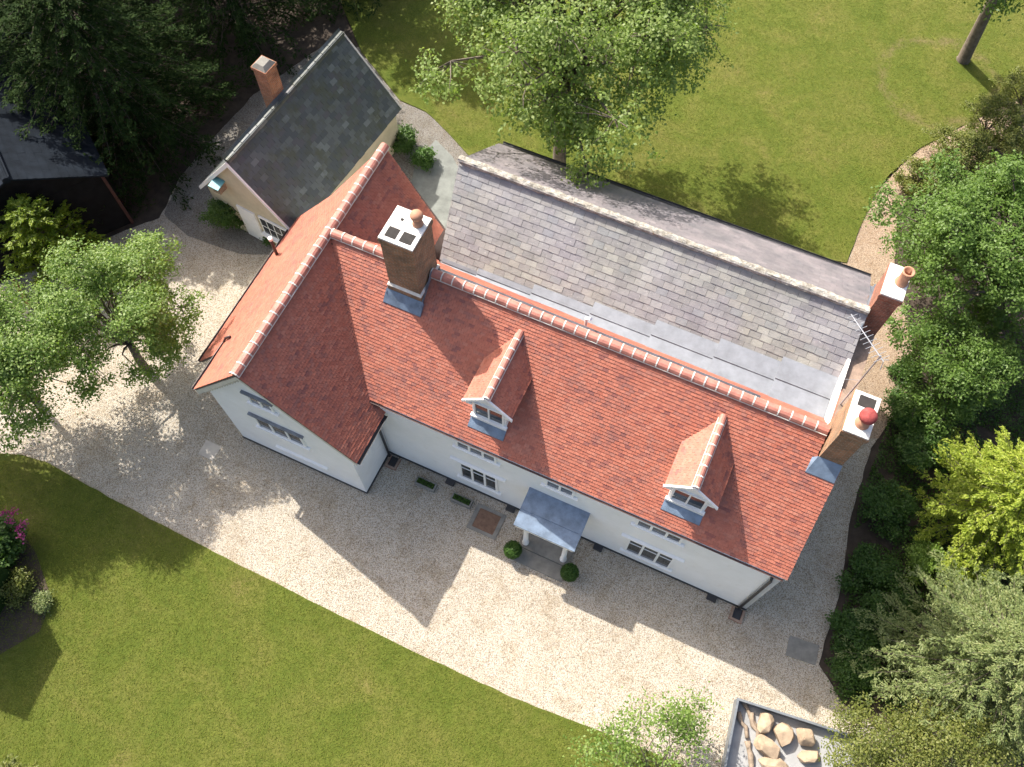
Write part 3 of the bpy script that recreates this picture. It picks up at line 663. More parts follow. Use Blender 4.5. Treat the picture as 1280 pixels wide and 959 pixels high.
# ================================================================ OUTBUILDING
OA = Vector((-10.05, 20.29, 0)); OB = Vector((-6.46, 26.42, 0)); od = (OB-OA).normalized(); OL = (OB-OA).length; orz = math.atan2(od.y, od.x)-math.pi/2
X = empty('outbuilding', OA, orz); tag(X, 'cream rendered outbuilding with dark mossy slate roof and brick chimney', 'outbuilding')
OW, ZO, ZOE = 2.3, 5.0, 2.2
mb = MB(); mb.prism([(-2.05, .12, -.05), (2.05, .12, -.05), (2.05, .12, 2.35), (0, .12, 4.85), (-2.05, .12, 2.35)], (0, OL-.24, 0)); ow = mb.build('wall', M_CREAM, X)
for s in (-1, 1):
    poly = [(0, 0, ZO), (0, OL, ZO), (s*OW, OL, ZOE), (s*OW, 0, ZOE)]
    o = roof_deck('slate_roof', poly, M_BLACK, X, .06)
    if s == 1: slates(poly, (0, 1, 0), .2, .32, .012, M_SLATE_D, o, 300, key=lambda P: P.y, rng=random.Random(12))
    else:
        pc, fr = cover(poly, (0, 1, 0), .2, .32, .012, jit=.006, rng=random.Random(13)); cover_mesh(pc, fr, .012, 'slates', M_SLATE_D, o)
    MB().prism([(0, -.06, ZO+.02), (s*(OW+.03), -.06, ZOE-.02), (s*(OW+.03), -.06, ZOE-.22), (0, -.06, ZO-.22)], (0, .055, 0)).build('barge_board', M_WHITE, X)
    MB().prism([(0, OL-.01, ZO+.045), (s*(OW), OL-.01, ZOE+.045), (s*(OW), OL-.01, ZOE-.1), (0, OL-.01, ZO-.1)], (0, .07, 0)).build('verge', M_MORTAR, X)
ridge_run((0, .02, ZO+.03), (0, OL, ZO+.03), .12, .45, M_SLATE_D, None, X, 'ridge_tile', .008, 8)
oc = MB(); oc.box(-.72, -.14, 3.05, 3.62, 4.0, 6.35); oc.box(-.76, -.10, 3.01, 3.66, 6.35, 6.48); ch = oc.build('chimney', M_BRICK_O, X)
MB().hexa([(-.74, 3.03, 6.48), (-.12, 3.03, 6.48), (-.12, 3.64, 6.48), (-.74, 3.64, 6.48), (-.6, 3.15, 6.62), (-.26, 3.15, 6.62), (-.26, 3.52, 6.62), (-.6, 3.52, 6.62)]).build('flaunching', M_STONE, ch)
MB().bar((-.1, 3.0, 4.95), (-.1, 3.68, 4.95), .05, .2).build('flashing', M_LEAD_D, ch)
ob_w = MB().box(.35, 1.75, .06, .118, .9, 2.0).build('window', M_WHITE, X)
for i in range(4):
    for j in range(2): MB().box(.42+.33*i, .42+.33*i+.27, .045, .065, .98+.5*j, .98+.5*j+.42).build('pane', M_GLASS, ob_w)
MB().box(.25, 1.85, -.06, .118, .78, .88).build('window_sill', M_WHITE, X); MB().box(-.7, .15, .05, .118, .05, 1.95).build('door', M_WHITE, X)

# ================================================================ BLACK SHED
sb = Vector((-15.49, 21.33, 0)); sdv = Vector((-4.71, -2.78, 0)).normalized(); srz = math.atan2(sdv.y, sdv.x)-math.pi
K = empty('timber_shed', sb, srz); tag(K, 'black weatherboarded timber shed with blue grey roof beside the dark conifer', 'shed')
# local: x runs back along the gable (negative), y away from the drive
SW, SL, SE_, SR_ = 5.6, 8.0, 3.1, 4.7
mb = MB(); mb.prism([(-SW, 0, -.05), (0, 0, -.05), (0, 0, SE_), (-SW/2, 0, SR_-.1), (-SW, 0, SE_)], (0, SL, 0)); mb.build('wall', M_BOARD, K)
for i in range(20):
    z = .05+i*.15
    if z < SE_-.1: MB().hexa([(-SW-.02, -.045, z), (.02, -.045, z), (.02, -.002, z), (-SW-.02, -.002, z), (-SW-.02, -.012, z+.15), (.02, -.012, z+.15), (.02, -.002, z+.15), (-SW-.02, -.002, z+.15)]).build('board', M_BOARD, K)
for s, xe in ((1, .22), (-1, -SW-.22)):
    P = [Vector(p) for p in ((-SW/2, -.25, SR_), (-SW/2, SL+.2, SR_), (xe, SL+.2, SE_-.1), (xe, -.25, SE_-.1))]
    n = (P[1]-P[0]).cross(P[2]-P[0]).normalized(); n = n if n.z > 0 else -n
    o = MB().prism([p for p in P], n*.06).build('roof', M_SHEDROOF, K)
    pc, fr = cover([p+n*.062 for p in P], (0, 1, 0), .28, .9, .01, jit=.004, rng=random.Random(21)); cover_mesh(pc, fr, .01, 'roof_sheets', M_SHEDROOF, o)
MB().tube([(-SW/2, -.27, SR_+.05), (-SW/2, SL+.2, SR_+.05)], .14, 10).build('ridge_roll', M_SHEDROOF, K)
MB().box(-.06, .05, -.09, .05, -.05, SE_-.1).build('corner_board', M_REDBOARD, K)

# ================================================================ VEGETATION
def leaves(C, Nn, L, W, rng, fold=.12, up=None):
    """rhombic leaves at centres C facing Nn; returns verts and quads"""
    n = len(C); Nn = Nn/np.linalg.norm(Nn, axis=1, keepdims=True)
    a = rng.normal(size=(n, 3)) if up is None else up + rng.normal(size=(n, 3))*.25
    a -= Nn*(a*Nn).sum(1, keepdims=True); a /= np.linalg.norm(a, axis=1, keepdims=True); b = np.cross(Nn, a)
    l = (L*rng.uniform(.65, 1.25, n))[:, None]; w_ = (W*rng.uniform(.7, 1.2, n))[:, None]
    V = np.stack([C-a*l/2, C+b*w_/2+Nn*w_*fold, C+a*l/2, C-b*w_/2+Nn*w_*fold], 1).reshape(-1, 3)
    return V
def quads(n): return np.arange(n*4).reshape(-1, 4)
def unit(rng, n):
    v = rng.normal(size=(n, 3)); return v/np.linalg.norm(v, axis=1, keepdims=True)
def tree(name, label, cat, base, crown, rad, lobes, per, nl, leaf, m, trunk=.2, fork=.35, seed=0, group=None, lr=(.26, .42), bottom=-.55, spread=.2, limbs=True, droop=0, bark=M_BARK, lift=.8, flat=.6):
    """crown is the world place of the crown's middle, rad its half sizes"""
    rng = np.random.default_rng(seed); base = Vector(base); crown = Vector(crown)
    T = empty(name, base); tag(T, label, cat, group)
    c0 = np.array(crown-base); rad = np.array(rad)
    Lc = []
    while len(Lc) < lobes:
        d = unit(rng, 1)[0]; r_ = rng.uniform(.35, 1)**.55
        if len(Lc) % 3 == 0: d = d*np.array([.75, .75, 0])+np.array([0, 0, .75]); d /= np.linalg.norm(d); r_ = rng.uniform(.7, 1)
        if d[2]*r_ < bottom: continue
        Lc.append(d*r_*rng.uniform(.66, .98))
    Lc = np.array(Lc); lobe_r = rng.uniform(lr[0], lr[1], lobes)*rad.mean()
    C = []; Nn = []; tw = MB()
    fk = Vector((c0[0]*fork*.6, c0[1]*fork*.6, max(.15, (c0[2]-rad[2]*.55)*.95)))
    if limbs:
        j = Vector((rng.normal()*.05, rng.normal()*.05, 0))
        tw.tube([(0, 0, -.1), (0, 0, .12), fk*.5+j, fk], [trunk*1.5, trunk*1.1, trunk*.9, trunk*.8], 9)
    for i in range(lobes):
        lc = c0+Lc[i]*rad; k = lobe_r[i]
        if limbs:
            e = Vector(lc); mid = fk.lerp(e, .5)+Vector((rng.normal()*.2, rng.normal()*.2, .12*(e-fk).length))
            t0 = trunk*rng.uniform(.28, .5); tw.tube([fk, fk.lerp(mid, .6)+Vector((0, 0, .1)), mid, e], [t0, t0*.8, t0*.6, t0*.2], 6, False)
        dirs = unit(rng, per)+np.array([0, 0, .35])+Lc[i]*.5; dirs /= np.linalg.norm(dirs, axis=1, keepdims=True)
        cc = lc+dirs*(k*rng.uniform(.45, 1.08, per))[:, None]*np.array([1, 1, .85])
        if droop: cc[:, 2] -= droop*rng.uniform(0, 1, per)*np.linalg.norm(Lc[i][:2])
        if limbs:
            for q in range(0, per, 3): tw.tube([lc, (lc+cc[q])/2+rng.normal(size=3)*.06, cc[q]], [trunk*.07+.006, trunk*.05+.004, .004], 4, False)
        for q in range(per):
            n = int(nl*rng.uniform(.6, 1.3)); P = cc[q]+rng.normal(size=(n, 3))*spread*np.array([1, 1, flat]); C.append(P)
            Nn.append(dirs[q]*.55+np.array([0, 0, lift])+rng.normal(size=(n, 3))*.55)
    C = np.concatenate(C); Nn = np.concatenate(Nn)
    keep = C[:, 2] > .04; C = C[keep]; Nn = Nn[keep]
    V = leaves(C, Nn, leaf, leaf*.62, rng)
    link('crown', np_mesh('crown', V, quads(len(C)), m), T)
    if limbs: tw.build('trunk', bark, T, True)
    return T
def conifer(name, label, cat, base, height, radius, m, branches=110, sprays=13, needles=14, nl=.17, nw=.045, seed=0, group=None, droop=.35, low=.06, power=.8, lean=(0, 0), tilt=.25, trunk=.16, slen=.5):
    rng = np.random.default_rng(seed); T = empty(name, base); tag(T, label, cat, group); tw = MB()
    tip = Vector((lean[0], lean[1], height)); tw.tube([(0, 0, -.1), tip*.5, tip], [trunk, trunk*.6, .015], 8)
    C = []; D = []; Nn = []
    for i in range(branches):
        h = low+(1-low)*(i+.5)/branches; az = i*2.39996+rng.normal()*.3
        L = radius*((1-h)**power)*rng.uniform(.75, 1.15)+.12
        o = np.array(tip)*h; e = np.array([math.cos(az), math.sin(az), 0]); pts = []
        for t in (0, .35, .7, 1): pts.append(o+e*L*t+np.array([0, 0, L*(tilt*t-droop*t*t)]))
        tw.tube([Vector(p) for p in pts], [trunk*.22*(1-h)+.012, .02*(1-h)+.01, .008, .004], 5, False)
        ns = max(4, int(sprays*(.35+.65*L/radius)))
        for s in range(ns):
            t = .22+.8*(s+rng.uniform(0, 1))/ns; p = o+e*L*t+np.array([0, 0, L*(tilt*t-droop*t*t)])
            sa = az+rng.normal()*.75; sl = slen*rng.uniform(.6, 1.2)*(.55+.45*(1-h))
            sdn = np.array([math.cos(sa), math.sin(sa), rng.uniform(-.45, .2)]); sdn /= np.linalg.norm(sdn)
            side = np.cross(sdn, [0, 0, 1]); side /= np.linalg.norm(side)
            f = rng.uniform(0, 1, needles); sg = rng.choice([-1, 1], needles)
            C.append(p+sdn*(f*sl)[:, None]+side*(sg*(1-f*.75)*sl*.20)[:, None]+rng.normal(size=(needles, 3))*.022)
            D.append(sdn+side*(sg*.55)[:, None]+rng.normal(size=(needles, 3))*.15)
            Nn.append(np.tile(np.array([0, 0, 1.0]), (needles, 1))+rng.normal(size=(needles, 3))*.42)
    C = np.concatenate(C); D = np.concatenate(D); Nn = np.concatenate(Nn); k = C[:, 2] > .04
    V = leaves(C[k], Nn[k], nl, nw, rng, .2, D[k]); link('crown', np_mesh('crown', V, quads(int(k.sum())), m), T)
    tw.build('trunk', M_BARK, T, True); return T
def shrub(name, label, base, r, h, m, seed, n=14, per=10, nl=26, leaf=.08, group=None, cat='shrub', ry=None, spread=.1):
    b = Vector(base); b.z = 0
    return tree(name, label, cat, b, b+Vector((0, 0, h*.5)), (r*.85, (ry or r)*.85, h*.5), int(n*1.4), per, int(nl*1.3), leaf, m, .035+.02*h, .1, seed, group, (.3, .5), -.9, spread)

# big trees
tree('ash_tree', 'large spreading leafy green tree on the rear lawn behind the slate roof', 'tree', at(699, 212), at(714, 40, 7.3), (6.9, 6.4, 3.4), 100, 27, 27, .14, L_ASH, .27, .5, 31, lr=(.17, .28), bottom=-.3, spread=.16, droop=1.5)
tree('maple_tree', 'pale green leafy tree standing in the gravel by the wing', 'tree', at(183, 462), at(156, 394, 3.6), (3.0, 2.9, 2.8), 46, 24, 36, .10, L_MAPLE, .16, .4, 32, lr=(.2, .31), bottom=-.75, spread=.125)
tree('maple_tree', 'pale green leafy tree at the drive edge beyond the pale worn slab', 'tree', at(45, 500), at(35, 446, 4.2), (2.9, 2.4, 2.5), 52, 18, 32, .105, L_MAPLE, .13, .4, 33, lr=(.22, .32), bottom=-.6, spread=.17)
tree('maple_tree', 'pale green tree at the drive end nearest the bed with pink blooms', 'tree', at(-75, 500), at(-100, 440, 4.6), (3.0, 3.0, 2.6), 50, 20, 30, .11, L_MAPLE, .2, .4, 36, lr=(.2, .32), bottom=-.6, spread=.18)
tree('lawn_tree', 'tree with a bare leaning trunk alone on the rear lawn', 'tree', at(1203, 76), at(1262, -75, 7.5), (4.4, 3.3, 2.2), 40, 20, 30, .14, L_GREEN, .26, .75, 34, lr=(.2, .32), bottom=-.5, spread=.22)
tree('broadleaf_tree', 'big dense bright green tree beside the slate gable path', 'tree', at(1235, 385), at(1232, 320, 3.6), (3.9, 4.3, 3.4), 84, 26, 32, .115, L_GREEN, .2, .3, 35, lr=(.18, .29), bottom=-.9, spread=.125)
tree('broadleaf_tree', 'rounded green tree filling the gap above the golden conifer', 'tree', at(1200, 490), at(1195, 465, 2.0), (2.3, 2.0, 1.9), 44, 20, 30, .105, L_GREEN, .14, .3, 38, lr=(.2, .3), bottom=-.9, spread=.14)
conifer('yew_tree', 'huge dark conifer towering over the outbuilding and shed', 'tree', at(165, 165), 8.6, 4.7, L_DARK, 300, 19, 26, .16, .048, 41, None, .35, .03, .36, trunk=.3, slen=.8)
conifer('yew_tree', 'dark conifer behind the outbuilding chimney', 'tree', at(300, 30), 10.5, 4.2, L_DARK, 210, 17, 18, .19, .06, 42, None, .45, .03, .4, trunk=.3, slen=.8)
conifer('yew_tree', 'dark conifer behind the timber shed', 'tree', at(20, 95), 11, 5.0, L_DARK, 200, 16, 18, .19, .06, 43, None, .45, .03, .38, trunk=.3, slen=.8)
conifer('yew_tree', 'dark conifer at the far corner of the rear lawn beyond the outbuilding gable', 'tree', at(425, -40), 11, 3.6, L_DARK, 190, 16, 18, .19, .06, 48, None, .45, .03, .42, trunk=.3, slen=.8)
conifer('yew_tree', 'dark conifer in the back row above the shed roof', 'tree', at(150, -40), 13, 4.4, L_DARK, 200, 16, 15, .28, .1, 49, None, .45, .03, .55, trunk=.3, slen=.8)
conifer('golden_cypress', 'yellow green feathery conifer against the black shed', 'conifer', at(88, 335), 4.0, 1.7, L_YELLOW, 130, 13, 15, .15, .05, 44, None, .1, .05, .6, tilt=.55, slen=.4)
conifer('golden_cypress', 'bright golden conifer between the green tree and the grey green cypress', 'conifer', at(1220, 655), 4.6, 2.7, L_GOLD, 230, 13, 32, .11, .045, 45, None, .2, .03, .5, tilt=.35, slen=.45)
conifer('grey_cypress', 'large feathery grey green cypress overhanging the drive corner', 'conifer', at(1195, 845), 5.2, 3.6, L_BLUE, 280, 14, 40, .10, .036, 46, None, .3, .03, .55, tilt=.35, slen=.55)
conifer('young_conifer', 'small conifer tip rising from the front lawn', 'conifer', at(28, 985), 2.4, .7, L_OLIVE, 60, 8, 12, .13, .05, 47, None, .1, .03, .8, tilt=.5, slen=.3)
# shrubs, right side
for i, (x, y, r, h, s) in enumerate(((1180, 212, 1.7, 2.0, 51), (1222, 178, 1.6, 2.1, 52), (1268, 140, 1.5, 2.1, 53), (1255, 215, 1.5, 1.8, 54), (1142, 238, 1.1, 1.4, 55))):
    shrub('berberis', ['olive leaved upright shrub at the bend of the lawn edge', 'olive leaved shrub second along the lawn edge', 'olive leaved shrub by the bare trunk tree', 'olive leaved shrub against the big green tree', 'small olive shrub spilling onto the gravel path'][i], at(x, y), r, h, L_OLIVE, s, 16, 12, 28, .085, 'olive shrubs along the lawn edge')
for i, (x, y, r, h, m, s, lab) in enumerate((
    (1122, 518, 1.1, 1.2, L_SHRUB, 61, 'dark green shrub opposite the red mushroom chimney'),
    (1140, 570, 1.4, 1.4, L_SHRUB, 62, 'dark shrub under the golden conifer'),
    (1098, 640, 1.25, 1.1, L_SHRUB, 63, 'leafy dark green shrub by the gable end path'),
    (1148, 708, .75, 1.0, L_LIME, 64, 'lime green shrub at the foot of the grey green cypress'),
    (1080, 715, 1.1, .8, L_SHRUB, 65, 'low green mound at the gravel edge'),
    (1066, 790, 1.0, .8, L_SHRUB, 66, 'low dark green clump beside the paving slab'),
    (1108, 765, 1.1, .9, L_SHRUB, 67, 'green clump tucked beneath the grey green cypress'),
    (1066, 845, .9, .8, L_SHRUB, 68, 'grassy dark clump at the drive corner'),
    (1120, 410, .35, .5, L_SHRUB, 69, 'small seedling plant in the path by the slate gable') if False else (1128, 468, .5, .7, L_SHRUB, 69, 'small green shrub on the path edge by the aerial'),
    (1160, 300, .9, 1.6, L_GREEN, 70, 'bright green bush leaning over the lawn path'),
    (508, 185, .7, .9, L_SHRUB, 71, 'green shrub at the rear corner of the outbuilding'),
    (530, 205, .45, .6, L_BOX, 72, 'small leafy plant on the patio edge'),
    (290, 282, .95, 1.7, L_SHRUB, 73, 'dark climber bush at the outbuilding gable'),
    (342, 300, .3, .5, L_SHRUB, 74, 'tiny shrub in the corner of wing and outbuilding'))):
    shrub('garden_shrub', lab, at(x, y), r, h, m, s, 14, 10, 26, .09)
# short grass blades over the lawns
L_GRASS = leafmat('grass blade', (.115, .155, .02), (.155, .185, .03), (.21, .205, .05), .4, .8)
gg = np.random.default_rng(101); GP = []
for poly, nb_ in ((((-20, 575), (58, 580), (150, 631), (400, 759), (640, 874), (755, 918), (850, 958), (900, 990), (-20, 990)), 110000), (((430, -30), (425, 0), (455, 66), (535, 141), (600, 205), (1056, 327), (1075, 285), (1110, 222), (1150, 187), (1241, 139), (1300, 112), (1300, -30)), 150000)):
    q = np.array([at(x, y)[:2] for x, y in poly]); P = gg.uniform(q.min(0), q.max(0), (nb_, 2)); ins = np.zeros(len(P), bool)
    for (x0, y0), (x1, y1) in zip(q, np.roll(q, -1, 0)):
        c_ = (y0 > P[:, 1]) != (y1 > P[:, 1]); ins ^= c_ & (P[:, 0] < (x1-x0)*(P[:, 1]-y0)/(y1-y0+1e-9)+x0)
    P = P[ins]; GP.append(np.column_stack([P, np.full(len(P), .06)]))
GP = np.concatenate(GP)
tag(link('grass', np_mesh('grass', leaves(GP, gg.normal(size=GP.shape)*.4+[0, 0, 1], .07, .02, gg), quads(len(GP)), L_GRASS)), 'short mown grass blades covering the front and rear lawns', 'grass', kind='stuff')
# low ground cover filling the bed beside the gable end
gr = np.random.default_rng(77); gp = [at(x, y) for x, y in ((1118, 500), (1098, 560), (1070, 640), (1055, 740), (1030, 828), (1058, 872), (1120, 915), (1280, 930), (1290, 470))]
gx = np.array([[p.x, p.y] for p in gp]); P = gr.uniform(gx.min(0), gx.max(0), (60000, 2)); ins = np.zeros(len(P), bool)
for (x0, y0), (x1, y1) in zip(gx, np.roll(gx, -1, 0)):
    c_ = (y0 > P[:, 1]) != (y1 > P[:, 1]); ins ^= c_ & (P[:, 0] < (x1-x0)*(P[:, 1]-y0)/(y1-y0+1e-9)+x0)
P = P[ins]; hgt = np.array([max(0, noise.noise(Vector((x*.9, y*.9, 2)))+.35) for x, y in P]); k = hgt > .12
P = np.column_stack([P[k], .02+gr.uniform(0, 1, int(k.sum()))*hgt[k]*.4])
tag(link('ground_cover', np_mesh('ground_cover', leaves(P, gr.normal(size=P.shape)*.6+[0, 0, 1], .10, .05, gr), quads(len(P)), L_SHRUB)), 'low green ground cover between the shrubs beside the gable end', 'ground cover', kind='stuff')
# bottom edge
tree('hazel_bush', 'loose light green bush with thin stems at the drive edge by the raised bed', 'shrub', at(815, 985), at(815, 925, 1.6), (2.6, 1.5, 1.4), 26, 12, 13, .10, L_MAPLE, .05, .1, 81, None, (.2, .32), -.9, .2)
tree('holly_bush', 'dense olive green bush beside the raised bed of boulders', 'shrub', at(1165, 1000), at(1150, 945, 1.6), (3.3, 1.9, 1.8), 44, 18, 26, .085, L_OLIVE, .08, .1, 82, None, (.2, .32), -.9, .14)
# bottom left bed
sheet('flower_bed', px((-150, 640), (10, 640), (45, 690), (66, 750), (50, 790), (-20, 830), (-150, 830)), .055, M_SOIL, .05)
shrub('rhododendron', 'flowering shrub in the lawn bed with pink blooms on top', at(5, 690), 1.15, 1.5, L_SHRUB, 91, 16, 12, 26, .12)
bl = np.random.default_rng(5); cc = []
for x, y in ((5, 640), (12, 652), (24, 660), (27, 671), (3, 660), (16, 640), (30, 655)):
    p = np.array(at(x, y, 1.35)); cc.append(p+bl.normal(size=(40, 3))*.07)
cc = np.concatenate(cc); fo = link('rhododendron_blooms', np_mesh('blooms', leaves(cc, bl.normal(size=cc.shape)+[0, 0, 1], .07, .06, bl), quads(len(cc)), L_PINK))
fo.parent = bpy.data.objects['rhododendron']; fo.matrix_parent_inverse = Matrix.Translation(-Vector(bpy.data.objects['rhododendron'].location)); fo.name = 'blooms'; fo['kind'] = 'stuff'
shrub('rose_bush', 'pale flowering bush at the front of the lawn bed', at(22, 735), .7, .8, L_OLIVE, 92, 10, 9, 22, .08)
shrub('lavender', 'low grey green plant trailing over the bed edge', at(55, 755), .4, .4, L_BLUE, 93, 8, 8, 18, .06)
# clipped yew hedge just outside the lawn bed (casts the rounded shade on the lawn)
hb = at(-52, 745); hm = MB(); HX = empty('clipped_hedge', hb, R(-18)); tag(HX, 'clipped dark yew block behind the lawn bed', 'hedge')
hm.hexa([(-1.7, -1.3, -.05), (1.7, -1.3, -.05), (1.7, 1.3, -.05), (-1.7, 1.3, -.05), (-1.5, -1.1, 3.3), (1.5, -1.1, 3.3), (1.5, 1.1, 3.3), (-1.5, 1.1, 3.3)]); hm.build('hedge_core', L_DARK, HX)
hr = np.random.default_rng(8); P = hr.uniform([-1.65, -1.25, 0], [1.65, 1.25, 3.38], (18000, 3)); k = (np.abs(P[:, 0]) > 1.5) | (np.abs(P[:, 1]) > 1.1) | (P[:, 2] > 3.2); P = P[k]
link('hedge_leaves', np_mesh('hedge', leaves(P, hr.normal(size=P.shape)+[0, 0, .6], .09, .04, hr), quads(len(P)), L_DARK), HX)

# ================================================================ SMALL THINGS BY THE FRONT WALL
for i, (x, y, lab) in enumerate(((641, 692, 'clipped box ball at the porch step nearest the rusty inspection cover'), (711, 720, 'clipped box ball at the porch step on the gable chimney side'))):
    b = at(x, y); T = empty('box_ball', b); tag(T, lab, 'topiary', 'box balls by the porch')
    MB().lathe((0, 0, 0), [(.16, 0), (.2, .28), (.22, .3), (.19, .3), (.17, .24)], 16).build('pot', M_POT, T, True)
    rg = np.random.default_rng(i+3); d = unit(rg, 3400); r_ = .30*rg.uniform(.78, 1.06, 3400)
    link('crown', np_mesh('ball', leaves(np.array([0, 0, .5])+d*r_[:, None], d+rg.normal(size=d.shape)*.4, .055, .04, rg), quads(3400), L_BOX), T)
    MB().lathe((0, 0, .5), [(.02, -.24), (.17, -.17), (.24, 0), (.17, .17), (.02, .24)], 12).build('core', L_DARK, T); MB().tube([(0, 0, .2), (0, 0, .4)], .03, 6).build('stem', M_BARK, T)
for i, (u, v, lab) in enumerate(((-11.63, -.57, 'stone trough planter of dark plants nearest the downpipe corner'), (-10.22, -.58, 'stone trough planter of dark plants below the ground floor window'))):
    T = empty('trough_planter', hw(u, v), PSI); tag(T, lab, 'planter', 'stone troughs along the front wall')
    mb = MB(); mb.box(-.38, .38, -.15, .15, 0, .04); mb.box(-.38, .38, -.15, -.10, .04, .24); mb.box(-.38, .38, .10, .15, .04, .24); mb.box(-.38, -.33, -.10, .10, .04, .24); mb.box(.33, .38, -.10, .10, .04, .24); mb.build('trough', M_STONE, T)
    MB().box(-.33, .33, -.10, .10, .04, .19).build('compost', M_SOIL, T)
    rg = np.random.default_rng(20+i); P = rg.uniform([-.31, -.09, .17], [.31, .09, .3], (420, 3)); link('plants', np_mesh('plants', leaves(P, rg.normal(size=P.shape)+[0, 0, 1], .07, .035, rg), quads(len(P)), L_SHRUB), T)
T = empty('inspection_cover', hw(-9.13, -.87), PSI); tag(T, 'rusty square inspection cover in a stone surround', 'drain cover')
mb = MB(); mb.box(-.55, .55, -.48, -.36, -.05, .03); mb.box(-.55, .55, .36, .48, -.05, .03); mb.box(-.55, -.40, -.36, .36, -.05, .03); mb.box(.40, .55, -.36, .36, -.05, .03); mb.build('surround', M_STONE, T); MB().box(-.395, .395, -.355, .355, -.05, .015).build('cover', M_MANH, T)
for u, v, lab in ((-.20, -.27, 'brick edged drain gully under the downpipe at the free gable corner'), (-13.1, -.30, 'brick edged drain gully in the corner by the wing downpipe')):
    T = empty('drain_gully', hw(u, v), PSI); tag(T, lab, 'drain', 'gullies under the downpipes')
    mb = MB(); mb.box(-.22, .22, -.25, -.17, -.05, .08); mb.box(.14, .22, -.17, .2, -.05, .08); mb.box(-.22, -.14, -.17, .2, -.05, .08); mb.build('kerb', M_BRICK_R, T); MB().box(-.135, .135, -.165, .2, -.05, .03).build('grate', M_BLACK, T)
for u, lab in ((-10.9, 'dark vent at the wall foot between the two trough planters'), (-8.55, 'dark vent at the wall foot between inspection cover and porch'), (-5.25, 'dark vent at the wall foot just past the porch towards the gable'), (-1.15, 'dark vent at the wall foot next to the gable corner downpipe')):
    o = MB().box(u-.16, u+.16, -.22, -.035, -.03, .1).build('air_vent', M_BLACK, None); o.parent = None
    o.matrix_world = Matrix.Translation(HO) @ Matrix.Rotation(PSI, 4, 'Z'); tag(o, lab, 'vent', 'vents along the front wall foot')
def flat(name, lab, c, rz, sx, sy, z, m, cat):
    o = MB().hexa([(-sx, -sy, -.04), (sx, -sy, -.04), (sx, sy, -.04), (-sx, sy, -.04), (-sx*.98, -sy*.98, z), (sx*.98, -sy*.98, z), (sx*.98, sy*.98, z), (-sx*.98, sy*.98, z)]).build(name, m); o.location = c; o.rotation_euler = (0, 0, rz); tag(o, lab, cat); return o
flat('paving_slab', 'dark grey paving slab let into the gravel by the green bed', at(1003, 813), PSI+.1, .5, .34, .02, M_STONE, 'slab')
flat('paving_slab', 'pale worn slab half sunk in the gravel before the wing', at(262, 563), PSI, .32, .3, .008, M_SLAB, 'slab')
# nest box with a turquoise roof fixed to the outbuilding gable
nb = OA+Vector((od.y, -od.x, 0))*-1.0; T = empty('nest_box', (nb.x, nb.y, 2.86), orz); tag(T, 'turquoise roofed nest box fixed to the outbuilding gable above the climber', 'nest box')
MB().box(-.17, .17, -.26, .121, 0, .36).build('box', M_LOGB, T)
MB().hexa([(-.23, -.34, .361), (.23, -.34, .361), (.23, .11, .42), (-.23, .11, .42), (-.23, -.34, .40), (.23, -.34, .40), (.23, .11, .47), (-.23, .11, .47)]).build('roof', M_TURQ, T)
MB().tube([(0, -.262, .2), (0, -.255, .2)], .035, 10).build('entrance_hole', M_SOOT, T)
o = MB().bar((0, 0, .08), (1.6, 0, .12), .16, .07).build('timber_plank', M_PLANK); o.location = at(18, 352); o.rotation_euler = (0, 0, R(-52)); tag(o, 'orange timber plank lying by the shed wall', 'plank')

# ================================================================ RAISED ROCK BED
import bmesh
RH = .5
ta, tb = at(922, 873, RH), at(1062, 918, RH); td = (tb-ta).normalized(); trz = math.atan2(td.y, td.x)
T = empty('raised_bed', (ta.x, ta.y, 0), trz); tag(T, 'grey edged raised bed of pale gravel holding boulders and driftwood', 'raised bed')
TL, TWd = 3.8, 3.0
MB().box(.041, TL-.041, -TWd+.041, -.041, -.04, .1).build('gravel_fill', M_TRFLOOR, T)
for a in ((0, TL, -.04, 0), (0, TL, -TWd, -TWd+.04), (0, .04, -TWd+.04, -.04), (TL-.04, TL, -TWd+.04, -.04)): MB().box(*a, -.04, RH).build('side_panel', M_GALV, T)
for a in ((-.02, TL+.02, -.055, .015), (-.015, .055, -TWd, -.06)): MB().box(*a, RH+.001, RH+.03).build('top_rail', M_GALV, T)
M_ROCK = simple('tan sandstone', (.36, .27, .185), .9, .3, 3.5, fine=14, bs=.8, spec=.2)
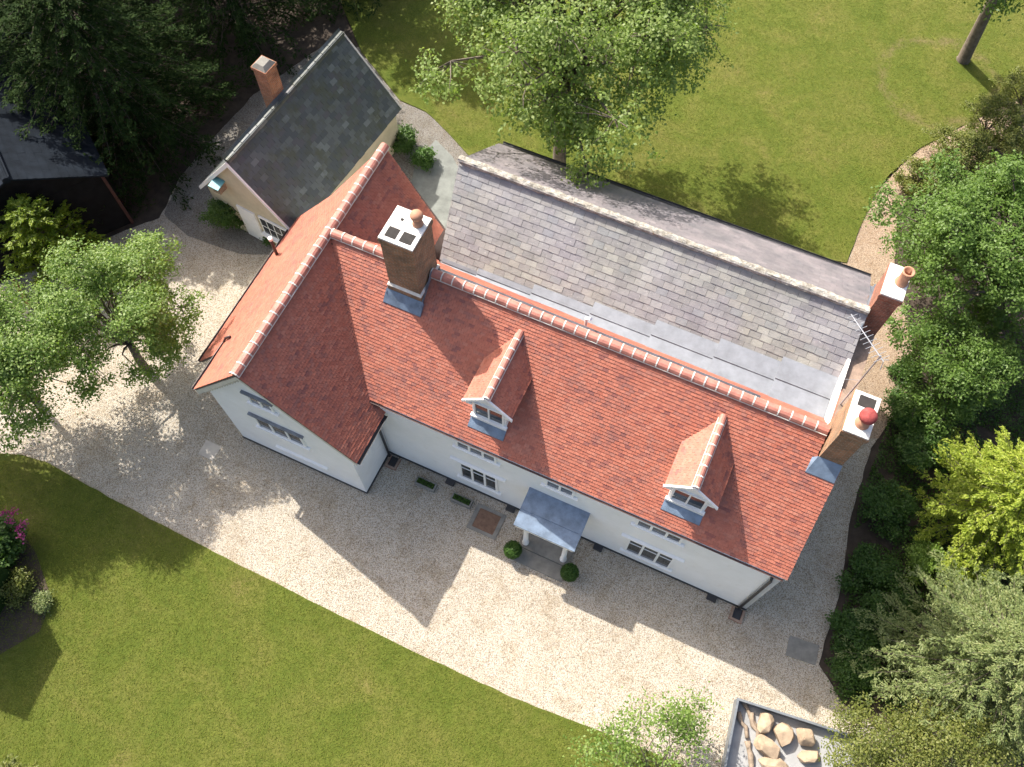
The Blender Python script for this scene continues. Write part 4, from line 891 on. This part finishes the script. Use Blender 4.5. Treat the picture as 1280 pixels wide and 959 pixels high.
def boulder(p, sx, sy, sz, yaw, lab, seed):
    rg = np.random.default_rng(seed); d = unit(rg, 30); q = np.sign(d)*np.abs(d)**.72*rg.uniform(.86, 1.08, (30, 1))*np.array([sx, sy, sz])
    bm = bmesh.new()
    for v in q: bm.verts.new(v)
    r_ = bmesh.ops.convex_hull(bm, input=bm.verts); bmesh.ops.delete(bm, geom=[g for g in r_['geom_interior'] if isinstance(g, bmesh.types.BMVert)], context='VERTS')
    bmesh.ops.bevel(bm, geom=bm.edges[:], offset=.025, segments=2, affect='EDGES', clamp_overlap=True)
    me = bpy.data.meshes.new('boulder'); bm.to_mesh(me); bm.free(); me.materials.append(M_ROCK)
    o = link('boulder', me); c = at(p[0], p[1], .1+sz); low = min(v.co.z for v in me.vertices); o.location = (c.x, c.y, .1-low-.01); o.rotation_euler = (0, 0, yaw); tag(o, lab, 'boulder', 'boulders in the raised bed')
boulder((957, 904), .24, .36, .24, R(-20), 'tall flat sided boulder next to the driftwood', 1)
boulder((981, 919), .34, .36, .22, R(10), 'broad rounded boulder in the middle of the raised bed', 2)
boulder((960, 934), .46, .28, .22, R(-38), 'long slanting boulder with a pale face below the tall one', 3)
boulder((1007, 921), .28, .33, .24, R(5), 'pale blocky boulder standing apart near the grey edging', 4)
boulder((1014, 947), .42, .20, .18, R(-4), 'low brown boulder beside the olive bush', 5)
boulder((966, 954), .48, .2, .16, R(-3), 'flat pale boulder below the long slanting one', 6)
def branch(p, L, r, yaw, lab, seed):
    rg = random.Random(seed); pts = [Vector((-L/2+L*i/5, rg.uniform(-.06, .06), rg.uniform(0, .03))) for i in range(6)]
    o = MB().tube(pts, [r*rg.uniform(.75, 1.15) for _ in pts], 9).build('driftwood', M_LOGB, None, True); c = at(p[0], p[1], .15); low = min(v.co.z for v in o.data.vertices)
    o.location = (c.x, c.y, .1-low-.005); o.rotation_euler = (0, 0, yaw); tag(o, lab, 'driftwood', 'driftwood in the raised bed')
branch((937, 892), 1.0, .07, R(-62), 'long thin grey branch against the bed corner', 7)
branch((929, 906), .8, .08, R(-78), 'short grey branch beside the corner panel', 8)
branch((944, 910), .9, .085, R(-80), 'grey branch between the corner branches and the tall boulder', 9)
branch((937, 948), 1.0, .09, R(-86), 'thick grey branch under the light green bush', 10)
